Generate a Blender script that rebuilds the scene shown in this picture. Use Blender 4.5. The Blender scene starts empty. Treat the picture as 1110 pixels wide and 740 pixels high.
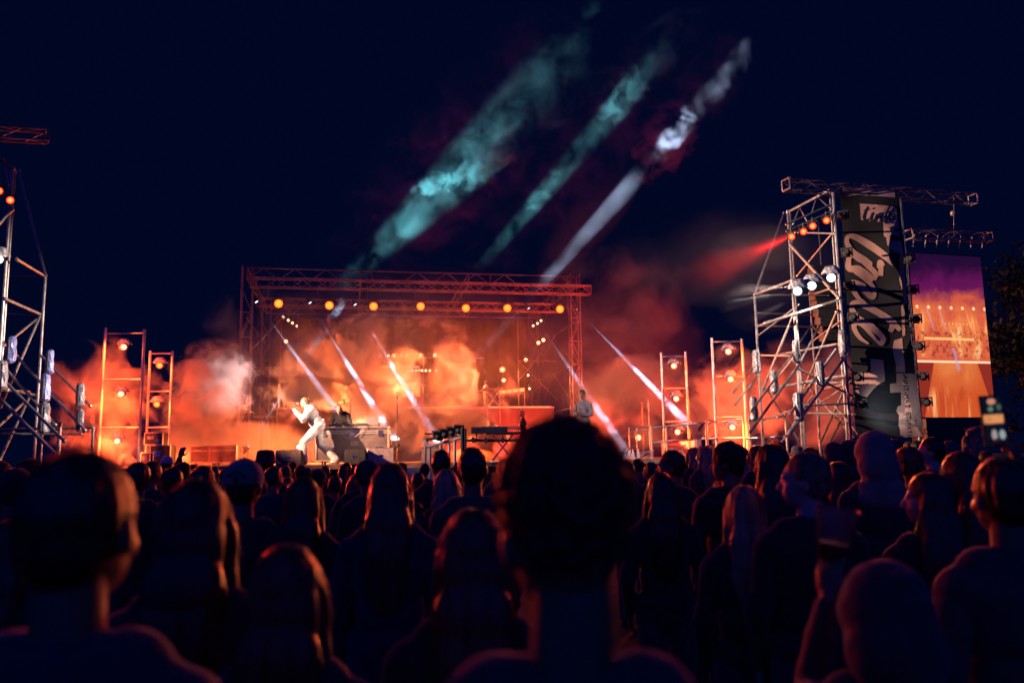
import bpy, bmesh, math, random
from mathutils import Vector, Matrix, Euler
R = math.radians
random.seed(7)
scene = bpy.context.scene
COL = scene.collection
# ------------------------------------------------------------------ camera
EYE = Vector((0, 0, 1.72)); FPX = 900.0
cam_d = bpy.data.cameras.new('camera'); cam = bpy.data.objects.new('camera', cam_d); COL.objects.link(cam)
cam.matrix_world = Matrix.Translation(EYE) @ Matrix.Rotation(R(90 + 7.9), 4, 'X') @ Matrix.Rotation(R(-0.9), 4, 'Z')
cam_d.sensor_width = 36; cam_d.lens = 36 * FPX / 1110; cam_d.clip_end = 3000; cam_d.clip_start = .05
cam_d.dof.use_dof = True; cam_d.dof.focus_distance = 22; cam_d.dof.aperture_fstop = 2.0
scene.camera = cam
_CR = cam.matrix_world.to_3x3()
def ray(px, py): return _CR @ Vector(((px - 555) / FPX, -(py - 370) / FPX, -1))
def at(px, py, Y):
    "world point seen at photo pixel (px,py) at depth Y"
    d = ray(px, py); return EYE + d * (Y / d.y)
def mpp(Y): return Y / FPX
YAW = R(11.2)
SO = at(262, 500, 36); SO.z = 0
SU = Vector((math.cos(YAW), math.sin(YAW), 0)); SV = Vector((-math.sin(YAW), math.cos(YAW), 0))
def ats(px, py, v):
    "point seen at the pixel on the stage plane at depth v behind the roof front"
    d = ray(px, py); t = ((SO + SV * v) - EYE).dot(SV) / d.dot(SV); return EYE + d * t
def uv_(p): q = Vector(p) - SO; return q.dot(SU), q.dot(SV)
def st(u, v, z): return SO + SU * u + SV * v + Vector((0, 0, z))
# ------------------------------------------------------------------ node maths
class N:
    def __init__(s, t, sock): s.t, s.s = t, sock
    def _m(s, op, *a, clamp=False):
        n = s.t.nodes.new('ShaderNodeMath'); n.operation = op; n.use_clamp = clamp
        for i, x in enumerate((s,) + a):
            if isinstance(x, N): s.t.links.new(x.s, n.inputs[i])
            else: n.inputs[i].default_value = x
        return N(s.t, n.outputs[0])
    def __add__(s, o): return s._m('ADD', o)
    __radd__ = __add__
    def __sub__(s, o): return s._m('SUBTRACT', o)
    def __rsub__(s, o): return (s * -1) + o
    def __mul__(s, o): return s._m('MULTIPLY', o)
    __rmul__ = __mul__
    def __truediv__(s, o): return s._m('DIVIDE', o)
    def abs(s): return s._m('ABSOLUTE')
    def pow(s, o): return s._m('POWER', o)
    def min(s, o): return s._m('MINIMUM', o)
    def max(s, o): return s._m('MAXIMUM', o)
    def mod(s, o): return s._m('FLOORED_MODULO', o)
    def sqrt(s): return s._m('SQRT')
    def lt(s, o): return s._m('LESS_THAN', o)
    def gt(s, o): return s._m('GREATER_THAN', o)
    def step(s, a, b):
        n = s.t.nodes.new('ShaderNodeMapRange'); n.interpolation_type = 'SMOOTHSTEP'
        s.t.links.new(s.s, n.inputs[0]); n.inputs[1].default_value = a; n.inputs[2].default_value = b
        return N(s.t, n.outputs[0])
def coords(t, kind='Object'):
    tc = t.nodes.new('ShaderNodeTexCoord'); return tc.outputs[kind]
def xyz(t, sock):
    n = t.nodes.new('ShaderNodeSeparateXYZ'); t.links.new(sock, n.inputs[0]); return [N(t, o) for o in n.outputs]
def scaled(t, sock, sc, off=(0, 0, 0)):
    n = t.nodes.new('ShaderNodeMapping'); n.inputs['Scale'].default_value = sc; n.inputs['Location'].default_value = off
    t.links.new(sock, n.inputs[0]); return n.outputs[0]
def noise(t, sock, scale, detail=4, rough=.55, dist=0.0):
    n = t.nodes.new('ShaderNodeTexNoise'); n.inputs['Scale'].default_value = scale; n.inputs['Detail'].default_value = detail
    n.inputs['Roughness'].default_value = rough; n.inputs['Distortion'].default_value = dist
    t.links.new(sock, n.inputs['Vector']); return N(t, n.outputs['Fac'])
def mix(t, f, a, b):
    n = t.nodes.new('ShaderNodeMix'); n.data_type = 'RGBA'
    if isinstance(f, N): t.links.new(f.s, n.inputs[0])
    else: n.inputs[0].default_value = f
    for i, x in ((6, a), (7, b)):
        if isinstance(x, tuple): n.inputs[i].default_value = (*x, 1)
        else: t.links.new(x, n.inputs[i])
    return n.outputs[2]
MATS = {}
def mat(name, col, rough=.6, metal=0.0, var=.25, scale=6.0, bump=0.0, bscale=30.0, stretch=(1, 1, 1), spec=.5, coat=0, sheen=0):
    if name in MATS: return MATS[name]
    m = bpy.data.materials.new(name); m.use_nodes = True; t = m.node_tree; b = t.nodes['Principled BSDF']
    o = coords(t); s = scaled(t, o, stretch)
    f = noise(t, s, scale).step(.3, .7)
    t.links.new(mix(t, f, tuple(c * (1 - var) for c in col), tuple(min(1, c * (1 + var)) for c in col)), b.inputs['Base Color'])
    b.inputs['Metallic'].default_value = metal; b.inputs['Specular IOR Level'].default_value = spec
    b.inputs['Sheen Weight'].default_value = sheen
    r = noise(t, s, scale * 2.3) * .3 + (rough - .15); t.links.new(r.s, b.inputs['Roughness'])
    if bump:
        bn = t.nodes.new('ShaderNodeBump'); bn.inputs['Strength'].default_value = bump; bn.inputs['Distance'].default_value = .01
        t.links.new(noise(t, s, bscale).s, bn.inputs['Height']); t.links.new(bn.outputs[0], b.inputs['Normal'])
    MATS[name] = m; return m
def emat(name, col, strength, sample=False):
    if name in MATS: return MATS[name]
    m = bpy.data.materials.new(name); m.use_nodes = True; t = m.node_tree; t.nodes.clear()
    e = t.nodes.new('ShaderNodeEmission'); e.inputs[0].default_value = (*col, 1); e.inputs[1].default_value = strength
    o = t.nodes.new('ShaderNodeOutputMaterial'); t.links.new(e.outputs[0], o.inputs[0])
    m.cycles.emission_sampling = 'FRONT' if sample else 'NONE'
    MATS[name] = m; return m
def lensmat(name, core, rim, strength, r, p0=.25, p1=.95):
    "glowing lens whose filament side is hotter than its rim"
    m = bpy.data.materials.new(name); m.use_nodes = True; t = m.node_tree; t.nodes.clear(); e = t.nodes.new('ShaderNodeEmission'); o = t.nodes.new('ShaderNodeOutputMaterial'); t.links.new(e.outputs[0], o.inputs[0])
    x, y, z = xyz(t, coords(t)); rr = (x * x + z * z).sqrt() * (1 / r); n = noise(t, coords(t), 9 / r, 2) * .3 + .85
    c = mix(t, rr.step(p0, p1), core, rim); t.links.new(c, e.inputs[0]); t.links.new((n * strength).s, e.inputs[1]); m.cycles.emission_sampling = 'NONE'; return m
# ------------------------------------------------------------------ mesh builder
class MB:
    def __init__(s): s.bm = bmesh.new()
    def _add(s, verts, faces):
        vs = [s.bm.verts.new(v) for v in verts]
        for f in faces:
            try: s.bm.faces.new([vs[i] for i in f])
            except ValueError: pass
        return s
    def tube(s, a, b, r=.024, r2=None, n=8, cap=True):
        a, b = Vector(a), Vector(b); r2 = r if r2 is None else r2; d = b - a
        if d.length < 1e-6: return s
        q = d.to_track_quat('Z', 'Y')
        vs = []
        for p, rr in ((a, r), (b, r2)):
            vs += [p + q @ Vector((rr * math.cos(2 * math.pi * i / n), rr * math.sin(2 * math.pi * i / n), 0)) for i in range(n)]
        fs = [(i, (i + 1) % n, n + (i + 1) % n, n + i) for i in range(n)]
        if cap: fs += [tuple(range(n))[::-1], tuple(range(n, 2 * n))]
        return s._add(vs, fs)
    def poly(s, pts, r=.01, n=6):
        for a, b in zip(pts, pts[1:]): s.tube(a, b, r, n=n)
        return s
    def box(s, c, size, rot=None, bev=0.0, taper=1.0):
        M = Matrix.Translation(Vector(c)) @ (rot.to_4x4() if rot is not None else Matrix())
        x, y, z = (q / 2 for q in size)
        b = bmesh.new(); bmesh.ops.create_cube(b, size=1)
        for v in b.verts: v.co = Vector((v.co.x * 2 * x, v.co.y * 2 * y, v.co.z * 2 * z)) * 1
        if taper != 1:
            for v in b.verts:
                if v.co.z > 0: v.co.x *= taper; v.co.y *= taper
        if bev: bmesh.ops.bevel(b, geom=b.edges[:], offset=bev, segments=2, affect='EDGES', profile=.5)
        b.verts.index_update(); s._add([M @ v.co for v in b.verts], [[v.index for v in f.verts] for f in b.faces]); b.free(); return s
    def prism(s, pts, h, M=None):
        "extrude a closed 2D outline (x,y) by h along z"
        M = M or Matrix(); n = len(pts)
        vs = [M @ Vector((x, y, 0)) for x, y in pts] + [M @ Vector((x, y, h)) for x, y in pts]
        return s._add(vs, [tuple(range(n))[::-1], tuple(range(n, 2 * n))] + [(i, (i + 1) % n, n + (i + 1) % n, n + i) for i in range(n)])
    def lathe(s, prof, M=None, n=20):
        M = M or Matrix(); vs = []; k = len(prof)
        for i in range(n):
            a = 2 * math.pi * i / n
            vs += [M @ Vector((r * math.cos(a), r * math.sin(a), z)) for r, z in prof]
        fs = []
        for i in range(n):
            j = (i + 1) % n
            for q in range(k - 1): fs.append((i * k + q, j * k + q, j * k + q + 1, i * k + q + 1))
        s._add(vs, fs)
        return s
    def ball(s, c, r, M=None, sub=2):
        b = bmesh.new(); bmesh.ops.create_icosphere(b, subdivisions=sub, radius=1)
        rr = r if isinstance(r, (tuple, list)) else (r, r, r); b.verts.index_update()
        M = M or Matrix()
        s._add([Vector(c) + M.to_3x3() @ Vector((v.co.x * rr[0], v.co.y * rr[1], v.co.z * rr[2])) for v in b.verts], [[v.index for v in f.verts] for f in b.faces]); b.free(); return s
    def build(s, name, m, parent=None, loc=None, smooth=False, norm=True):
        bmesh.ops.remove_doubles(s.bm, verts=s.bm.verts, dist=1e-5)
        if norm: bmesh.ops.recalc_face_normals(s.bm, faces=s.bm.faces)
        if loc is not None: bmesh.ops.translate(s.bm, verts=s.bm.verts, vec=-Vector(loc))
        me = bpy.data.meshes.new(name); s.bm.to_mesh(me); s.bm.free()
        if m: me.materials.append(m)
        if smooth: me.shade_smooth()
        o = bpy.data.objects.new(name, me); COL.objects.link(o)
        if loc is not None: o.location = loc
        if parent is not None: o.parent = parent
        return o
def tag(o, label=None, cat=None, group=None, kind=None):
    if label: o['label'] = label
    if cat: o['category'] = cat
    if group: o['group'] = group
    if kind: o['kind'] = kind
    return o
def empty(name, loc=(0, 0, 0), rz=0.0, label=None, cat=None, group=None):
    o = bpy.data.objects.new(name, None); COL.objects.link(o); o.location = loc; o.rotation_euler.z = rz
    o.empty_display_size = .1
    return tag(o, label, cat, group)
def copy_tree(o, parent=None):
    c = o.copy(); COL.objects.link(c)
    if parent is not None: c.parent = parent
    for ch in [x for x in bpy.data.objects if x.parent == o]: copy_tree(ch, c)
    return c
KIDS = {}
def copy_fast(o, parent=None):
    c = o.copy(); COL.objects.link(c)
    if parent is not None: c.parent = parent
    for ch in KIDS.get(o, ()): copy_fast(ch, c)
    return c
def spot(name, loc, tgt, col, power, ang, blend=.3, const=False, parent=None, size=0.0, local=False):
    d = bpy.data.lights.new(name, 'SPOT'); d.energy = power; d.color = col; d.spot_size = R(ang); d.spot_blend = blend; d.shadow_soft_size = size
    if const:
        d.use_nodes = True; t = d.node_tree; e = t.nodes['Emission']
        f = t.nodes.new('ShaderNodeLightFalloff'); f.inputs['Strength'].default_value = 1.0
        t.links.new(f.outputs['Constant' if const == 2 else 'Linear'], e.inputs['Strength'])
    o = bpy.data.objects.new(name, d); COL.objects.link(o); o.location = loc
    o.rotation_euler = (Vector(tgt) - Vector(loc)).to_track_quat('-Z', 'Y').to_euler()
    if parent is not None:
        if not local:
            bpy.context.view_layer.update(); o.matrix_parent_inverse = parent.matrix_world.inverted()
        o.parent = parent
    return o
def point(name, loc, col, power, size=.1):
    d = bpy.data.lights.new(name, 'POINT'); d.energy = power; d.color = col; d.shadow_soft_size = size
    o = bpy.data.objects.new(name, d); COL.objects.link(o); o.location = loc; return o
# ------------------------------------------------------------------ world: night sky
w = bpy.data.worlds.new('World'); scene.world = w; w.use_nodes = True; t = w.node_tree; bg = t.nodes['Background']
g = xyz(t, coords(t, 'Generated'))
# night sky is darkest over the stage; behind the audience an added navy fill lifts the crowd
f = g[1].step(.15, -.55)
n_ = noise(t, coords(t, 'Generated'), 2.0) * .3 + .85
col = mix(t, f, (0.0004, 0.0020, 0.0162), (0.002, 0.014, 0.22))
mul = t.nodes.new('ShaderNodeVectorMath'); mul.operation = 'SCALE'; t.links.new(col, mul.inputs[0]); t.links.new(n_.s, mul.inputs['Scale'])
sky = t.nodes.new('ShaderNodeTexSky'); sky.sky_type = 'NISHITA'; sky.sun_disc = False; sky.sun_elevation = R(-8); sky.sun_rotation = R(180)
sc_ = t.nodes.new('ShaderNodeVectorMath'); sc_.operation = 'SCALE'; t.links.new(sky.outputs[0], sc_.inputs[0]); sc_.inputs['Scale'].default_value = .002
ad = t.nodes.new('ShaderNodeVectorMath'); ad.operation = 'ADD'; t.links.new(mul.outputs[0], ad.inputs[0]); t.links.new(sc_.outputs[0], ad.inputs[1])
t.links.new(ad.outputs[0], bg.inputs[0]); bg.inputs[1].default_value = 1.0
vs = scene.view_settings; vs.view_transform = 'Standard'; vs.look = 'None'; vs.exposure = 0; vs.gamma = 1
cy = scene.cycles; cy.use_denoising = True; cy.max_bounces = 6; cy.diffuse_bounces = 2; cy.glossy_bounces = 2; cy.transmission_bounces = 4; cy.volume_bounces = 0
cy.transparent_max_bounces = 24; cy.sample_clamp_indirect = 2.0; cy.sample_clamp_direct = 40.0; cy.caustics_reflective = False; cy.caustics_refractive = False
cy.volume_max_steps = 256; cy.volume_step_rate = 1.0
STEEL = mat('galvanised_steel', (.30, .285, .27), .45, .7, .3, 9)
ALU = mat('aluminium', (.5, .48, .46), .4, .8, .25, 9)
BLACK = mat('black_paint', (.02, .02, .022), .6, 0, .4, 12)
CASE = mat('flight_case_board', (.10, .075, .07), .5, 0, .3, 5)
CLOTH_B = mat('black_cloth', (.018, .018, .02), .9, 0, .3, 4, .3, 12)
DECK = mat('plywood_deck', (.18, .12, .08), .7, 0, .35, 3, .2, 20)
# ------------------------------------------------------------------ ground
ground = MB()._add([(-400, -60, 0), (400, -60, 0), (400, 700, 0), (-400, 700, 0)], [(0, 1, 2, 3)]).build('ground', mat('trodden_grass', (.03, .035, .02), .9, 0, .5, .8, .5, 6))
tag(ground, kind='structure')
# ------------------------------------------------------------------ stage deck
DZ = 1.6; V0 = -16.8; U0, U1, V1 = -16, 24, 9
rotS = Matrix.Rotation(YAW, 3, 'Z')
stage = empty('stage_platform', st(4, V0, 0), YAW, 'wide wooden stage platform with black skirt along its front edge', 'stage')
def stage_child(o):
    o.parent = stage; bpy.context.view_layer.update(); o.matrix_parent_inverse = stage.matrix_world.inverted(); return o
stage_child(MB().box(st((U0 + U1) / 2, (V0 + V1) / 2, DZ - .06), (U1 - U0, V1 - V0, .12), rotS).build('deck', DECK))
stage_child(MB().box(st((U0 + U1) / 2, V0 - .02, DZ - .055), (U1 - U0, .035, .11), rotS).build('edge_trim', mat('worn_steel_edge', (.3, .2, .14), .5, .3, .4, 4)))
m = MB(); k = 260; vs_ = []
for i in range(k + 1):
    u = U0 + (U1 - U0) * i / k; wv = .05 * math.sin(i * 1.3) + .03 * math.sin(i * .57)
    vs_ += [st(u, V0 + .08 + wv, DZ - .121), st(u, V0 + .08 + wv * 1.6, .0)]
m._add(vs_, [(2 * i, 2 * i + 2, 2 * i + 3, 2 * i + 1) for i in range(k)])
stage_child(m.build('skirt', CLOTH_B))
# ------------------------------------------------------------------ trusses
def truss_mb(m, p0, p1, w=.4, h=.4, bay=.5, r=.025, rb=.012):
    p0, p1 = Vector(p0), Vector(p1); d = (p1 - p0); L = d.length; d.normalize()
    up = Vector((0, 0, 1)); sd = d.cross(up)
    if sd.length < .1: sd = Vector(SU)
    sd.normalize(); up = sd.cross(d).normalized()
    cs = [p0 + sd * (w / 2 * a) + up * (h / 2 * b) for a, b in ((-1, -1), (1, -1), (1, 1), (-1, 1))]
    for c in cs: m.tube(c, c + d * L, r)
    n = max(1, round(L / bay))
    for i in range(n):
        for j in range(4):
            a, b = cs[j], cs[(j + 1) % 4]
            if i % 2: a, b = b, a
            m.tube(a + d * (L * i / n), b + d * (L * (i + 1) / n), rb, n=5)
    for i in (0, n):
        for j in range(4): m.tube(cs[j] + d * (L * i / n), cs[(j + 1) % 4] + d * (L * i / n), r, n=5)
    return m
def flat_truss(m, p0, p1, h, bay, r=.03, rb=.018):
    p0, p1 = Vector(p0), Vector(p1); up = Vector((0, 0, h)); n = max(1, round((p1 - p0).length / bay))
    m.tube(p0, p1, r); m.tube(p0 + up, p1 + up, r)
    for i in range(n):
        a = p0.lerp(p1, i / n); b = p0.lerp(p1, (i + 1) / n); mid = (a + b) / 2
        if i % 4 == 0: m.tube(a, a + up, r)
        if (i * 7) % 5 != 3: m.tube(a, mid + up, rb, n=5); m.tube(mid + up, b, rb, n=5)
    m.tube(p1, p1 + up, r); return m
W_ = uv_(ats(623, 300, 0))[0]
zt = ats(263, 290, 0).z; zb = ats(263, 302, 0).z
roof = empty('stage_roof_frame', st(W_ / 2, 0, DZ), YAW, 'large box truss roof frame on four steel towers above the smoky stage', 'truss roof')
def RP(o):
    o.parent = roof; bpy.context.view_layer.update(); o.matrix_parent_inverse = roof.matrix_world.inverted(); return o
ROOFM = mat('roof_truss_metal', (.22, .19, .17), .5, .3, .5, 1.2)
m = MB(); flat_truss(m, st(0, 0, zb), st(W_, 0, zb), zt - zb, 1.35, .035, .022); RP(m.build('top_frame', ROOFM))
m = MB(); flat_truss(m, st(0, 9, zb), st(W_, 9, zb), zt - zb, 1.35, .035, .022); RP(m.build('rear_frame', ROOFM))
for u in (0, W_):
    m = MB(); flat_truss(m, st(u, 0, zb), st(u, 9, zb), zt - zb, 1.5, .035, .022); RP(m.build('side_frame', ROOFM))
for f_ in (.33, .66):
    m = MB(); flat_truss(m, st(W_ * f_, .05, zb), st(W_ * f_, 8.95, zb), zt - zb, 1.5, .03, .02); RP(m.build('cross_frame', ROOFM))
m = MB(); truss_mb(m, st(.2, -.45, zb - .25), st(W_ + .6, -.45, zb - .25), .4, .4, .55, .03, .016); RP(m.build('front_truss', ROOFM))
zl = ats(300, 331, 1.2).z
m = MB(); truss_mb(m, st(.3, 1.2, zl + .12), st(W_ - .4, 1.2, zl + .12), .35, .38, .5, .03, .016)
for i in range(7):
    u = .8 + i * (W_ - 1.6) / 6; m.tube(st(u, 1.2, zl + .3), st(u, 1.2, zb + .1), .012, n=5)
RP(m.build('lighting_truss', ROOFM))
for (u, v) in ((0, 0), (W_, 0), (0, 9), (W_, 9)):
    m = MB(); a = .45
    for du, dv in ((-a / 2, 0), (a / 2, 0), (a / 2, a), (-a / 2, a)): m.tube(st(u + du, v + dv, DZ), st(u + du, v + dv, zt + .15), .032)
    z = DZ; i = 0
    while z < zt - 1.2:
        s_ = 1 if i % 2 else -1
        m.tube(st(u - s_ * a / 2, v, z), st(u + s_ * a / 2, v, z + 1.1), .018, n=5); m.tube(st(u - s_ * a / 2, v + a, z), st(u + s_ * a / 2, v + a, z + 1.1), .018, n=5)
        m.tube(st(u - a / 2, v, z), st(u + a / 2, v, z), .018, n=5); z += 1.1; i += 1
    RP(m.build('tower', ROOFM))
for u in (0, W_):
    for z in (DZ + 2.4, DZ + 4.4, DZ + 6.4):
        m = MB(); m.tube(st(u, .2, z), st(u, 8.8, z), .025); m.tube(st(u, .3, z), st(u, 4.5, z + 1.9), .02, n=6); m.tube(st(u, 8.7, z), st(u, 4.5, z + 1.9), .02, n=6)
        RP(m.build('side_brace', ROOFM))
m = MB(); m.tube(st(W_ - 2.0, 4, DZ + 2.3), st(W_ + .3, 4, DZ + 2.3), .03); m.tube(st(W_ - 2.0, 4, DZ), st(W_ - 2.0, 4, zl), .03)
m.tube(st(W_ - 2, 4, DZ + 4), st(W_, 4, DZ + 6.3), .025); m.tube(st(W_ - 2.0, 4, DZ + 5), st(W_, 4, DZ + 5), .025); m.tube(st(W_ - 2.0, 4, DZ + 5), st(W_, 4, DZ + 3), .02)
RP(m.build('wing_scaffold', ROOFM))
m = MB(); m.tube(st(0, 4, DZ + 4.6), st(1.9, 4, DZ + 4.6), .025); m.tube(st(0, 4, DZ + 2.2), st(2.1, 4, DZ + 2.2), .025); m.tube(st(2, 4, DZ), st(2, 4, zl), .03); m.tube(st(1.2, 4, DZ), st(1.2, 4, zl), .03)
m.tube(st(.1, 1, DZ + 5), st(2, 1.1, zl), .022)
RP(m.build('wing_scaffold', ROOFM))
m = MB(); kk = 120; vs_ = []
for i in range(kk + 1):
    u = .5 + (W_ - 1) * i / kk; wv = .08 * math.sin(i * .9) + .05 * math.sin(i * .37)
    vs_ += [st(u, 8.6 + wv, zb - .3), st(u, 8.6 + wv, DZ + .02)]
m._add(vs_, [(2 * i, 2 * i + 2, 2 * i + 3, 2 * i + 1) for i in range(kk)])
bd = m.build('backdrop_curtain', mat('backdrop_cloth', (.022, .016, .016), .95, 0, .3, 1, .2, 8)); tag(bd, 'dark backdrop curtain hanging at the back of the stage', 'curtain')
# ------------------------------------------------------------------ band podium
def SB(name, mt, u0, u1, v0, v1, z0, z1, parent=None):
    return MB().box(st((u0 + u1) / 2, (v0 + v1) / 2, (z0 + z1) / 2), (u1 - u0, v1 - v0, z1 - z0), rotS, .01).build(name, mt, parent)
PZ = ats(470, 441, 2.2).z
pu0 = uv_(ats(425, 470, 2.2))[0]; pu1 = uv_(ats(600, 470, 2.2))[0]; pl0 = uv_(ats(300, 470, 2.2))[0]
podm = mat('podium_laminate', (.11, .06, .04), .35, 0, .2, 3)
pod = empty('band_podium', st((pl0 + pu1) / 2, 3, DZ), YAW, 'raised band podium with sloped front in the middle of the stage', 'podium')
def PD(o):
    o.parent = pod; bpy.context.view_layer.update(); o.matrix_parent_inverse = pod.matrix_world.inverted(); return o
PD(SB('platform', podm, pl0, pu1, 2.2, 7.6, DZ + .003, PZ - .1))
PD(SB('top_plate', mat('podium_top', (.5, .42, .36), .4, 0, .2, 3), pl0 - .05, pu1 + .05, 2.1, 7.65, PZ - .1, PZ))
m = MB()
for k_ in range(1):
    a = [(pu0 + .6, 2.15, PZ - .12), (pu0 + 4.0, 2.15, PZ - .12), (pu0 + 6.0, -3, DZ + .01), (pu0 - 1.2, -3, DZ + .01)]
    vs_ = [st(*p) for p in a] + [st(p[0], p[1], max(p[2] - .15, DZ + .002)) for p in a]
    m._add(vs_, [(0, 1, 2, 3), (4, 7, 6, 5), (0, 4, 5, 1), (1, 5, 6, 2), (2, 6, 7, 3), (3, 7, 4, 0)])
PD(m.build('front_ramp', podm))
for u in [pl0 + i * (pu1 - pl0) / 8 for i in range(9)]:
    PD(MB().tube(st(u, 2.12, DZ), st(u, 2.12, PZ - .1), .03).build('post', ALU))
# guard rail at the podium edge with bright top bar
m = MB(); u_a, u_b = uv_(ats(430, 438, 2.1))[0], uv_(ats(500, 438, 2.1))[0]
# ------------------------------------------------------------------ lamp kinds
L_OR = lensmat('orange_lens', (1, .42, .04), (1, .06, .01), 1.7, .2, .55, 1.0); L_RED = lensmat('red_orange_lens', (1, .40, .10), (1, .02, .01), 1.9, .085, .1, .9); L_WH = emat('cool_white_lens', (.75, .93, 1), 3.0)
L_CY = emat('beam_lens', (.55, .85, 1), 3.5); L_WARM = lensmat('warm_white_lens', (1, .72, .42), (1, .25, .05), 2.2, .12, .3, 1.1); L_YE = emat('yellow_led', (1, .6, .14), 1.25)
FOIL = mat('crinkled_clear_cover', (.34, .34, .36), .22, .4, .6, 26, 1.0, 38)
FACET = MB
def lamp(name, loc, tgt, lens, r, length=None, label=None, group=None, kind='par', ring=None):
    "lamp head: drum housing, lens, yoke and clamp; the lens faces local -Y"
    length = length or r * 1.6
    root = empty(name, loc, 0, label, 'stage lamp', group)
    d = (Vector(tgt) - Vector(loc)).normalized(); root.rotation_euler = d.to_track_quat('-Y', 'Z').to_euler()
    return root
LAMP_PROTO = {}
def lamp_parts(key, root, lens, r, length, doors=False, cover=False):
    if key in LAMP_PROTO:
        for ch in LAMP_PROTO[key]:
            c = ch.copy(); COL.objects.link(c); c.parent = root
        return
    M = Matrix.Rotation(R(90), 4, 'X')      # z -> -y
    hous = MB().lathe([(0.001, -length * .95), (r * .45, -length * .9), (r * .75, -length * .6), (r * .98, -length * .1), (r * 1.05, 0), (r * 1.05, .015), (r * .93, .015), (r * .93, -.01)], M).build('housing', BLACK, root, smooth=False)
    lens_o = MB().lathe([(0.0005, .012), (r * .5, .009), (r * .93, 0), (r * .93, -.02), (0.0005, -.02)], M).build('lens', lens, root)
    y = MB()
    for s in (-1, 1): y.box((s * r * 1.18, length * .3, r * .35), (.02, .05, r * 1.5))
    y.box((0, length * .3, r * 1.12), (r * 2.4, .05, .02)); y.tube((0, length * .3, r * 1.12), (0, length * .3, r * 1.12 + .1), .02)
    yo = y.build('yoke', BLACK, root)
    kids = [hous, lens_o, yo]
    if doors:
        q = MB()
        for a, b in ((0, 1), (0, -1)):
            q._add([(-r, -.02, b * r * 1.02), (r, -.02, b * r * 1.02), (r * 1.4, -r * 1.1, b * r * 1.7), (-r * 1.4, -r * 1.1, b * r * 1.7)], [(0, 1, 2, 3)])
        kids.append(q.build('barn_door', BLACK, root, norm=False))
    if cover:
        rr = random.Random(hash(key) % 99 if False else 5)
        q = MB(); n = 22; vs = []; prof = [(.55, 2.5), (1.0, 2.4), (1.35, 1.9), (1.75, 1.1), (1.9, .6)]
        for s_, z_ in prof:
            for i in range(n):
                a = 2 * math.pi * i / n; k = 1 + rr.uniform(-.09, .09)
                vs.append((s_ * k * r * math.cos(a) * 1.15, length * .6 + s_ * k * r * math.sin(a) * .62, z_ * r + rr.uniform(-.06, .06) * r))
        q._add(vs, [(j * n + i, j * n + (i + 1) % n, (j + 1) * n + (i + 1) % n, (j + 1) * n + i) for j in range(len(prof) - 1) for i in range(n)] + [tuple(range(n))])
        kids.append(q.build('rain_cover', FOIL, root))
    LAMP_PROTO[key] = kids
HOTL = lensmat('hot_orange_lens', (1, .75, .45), (1, .16, .03), 2.6, .095, .2, 1.0)
COOLO = lensmat('low_orange_lens', (1, .45, .08), (1, .08, .01), 1.8, .095, .3, 1.0)
# seven warm lamps on the roof truss
ORPOS = [(302, 329), (357, 331), (405, 332), (456, 332), (505, 334), (550, 334), (607, 335)]
ordn = ['leftmost of the seven', 'second from the left of the seven', 'third from the left of the seven', 'middle one of the seven', 'third from the right of the seven', 'second from the right of the seven', 'rightmost of the seven']
DIRS = [(.1, -1, -.25)] * 7
for i, (px, py) in enumerate(ORPOS):
    p = ats(px, py, .85); root = lamp('roof_lamp', p, EYE + Vector((0, 4, -1)), L_OR, .22, label='big round glowing orange lamp on the roof truss, ' + ordn[i], group='orange lamps along the roof truss')
    lamp_parts('roof', root, L_OR, .215, .36)
# blue-white beam lights
FL = []
BEAMS = [((278, 327), (345, 418), .7, 'leftmost on the roof truss'), ((336, 328), (405, 440), .7, 'second from the left on the roof truss'), ((385, 330), (440, 420), .7, 'third from the left on the roof truss'),
         ((573, 334), (640, 432), .7, 'near the right end of the roof truss'), ((625, 335), (735, 448), -.3, 'outermost at the right corner of the roof')]
BL = []
for (a, b, v, lb) in BEAMS:
    p = ats(*a, v); q = ats(*b, v - 1.2); root = lamp('beam_light', p, q, L_CY, .09, label='small blue white beam light, ' + lb, group='beam lights on the roof truss')
    lamp_parts('beam', root, L_CY, .085, .3); BL.append((p, q, root))
FBEAMS = [((269, 484), (303, 432), -8, 'on the floor left of the singer', 'beam_light'), ((432, 481), (500, 405), -8, 'on the floor right of the flight case', 'beam_light'), ((324, 484), (322, 470), -9, 'behind the singer\'s leg', 'beam_light')]
for (a, b, v, lb, nm) in FBEAMS:
    p = ats(*a, v); q = ats(*b, v - .2)
    if 'leg' in lb: q = EYE + Vector((-2, 0, 3))
    root = lamp(nm, p, q, L_CY, .1, label='blue white beam light ' + lb, group='beam lights on the stage floor')
    lamp_parts('beam', root, L_CY, .085, .3)
    s_ = MB(); bu, bv = uv_(p); s_.tube(p - Vector((0, 0, .08)), (p.x, p.y, DZ + .02), .015); s_.lathe([(.16, 0), (.16, .02), (.02, .03), (.001, .03)], Matrix.Translation((p.x, p.y, DZ + .001)), 14)
    sd = s_.build('lamp_stand', BLACK); tag(sd, 'thin black stand carrying the beam light ' + lb, 'stand'); FL.append((p, q, root))
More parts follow.
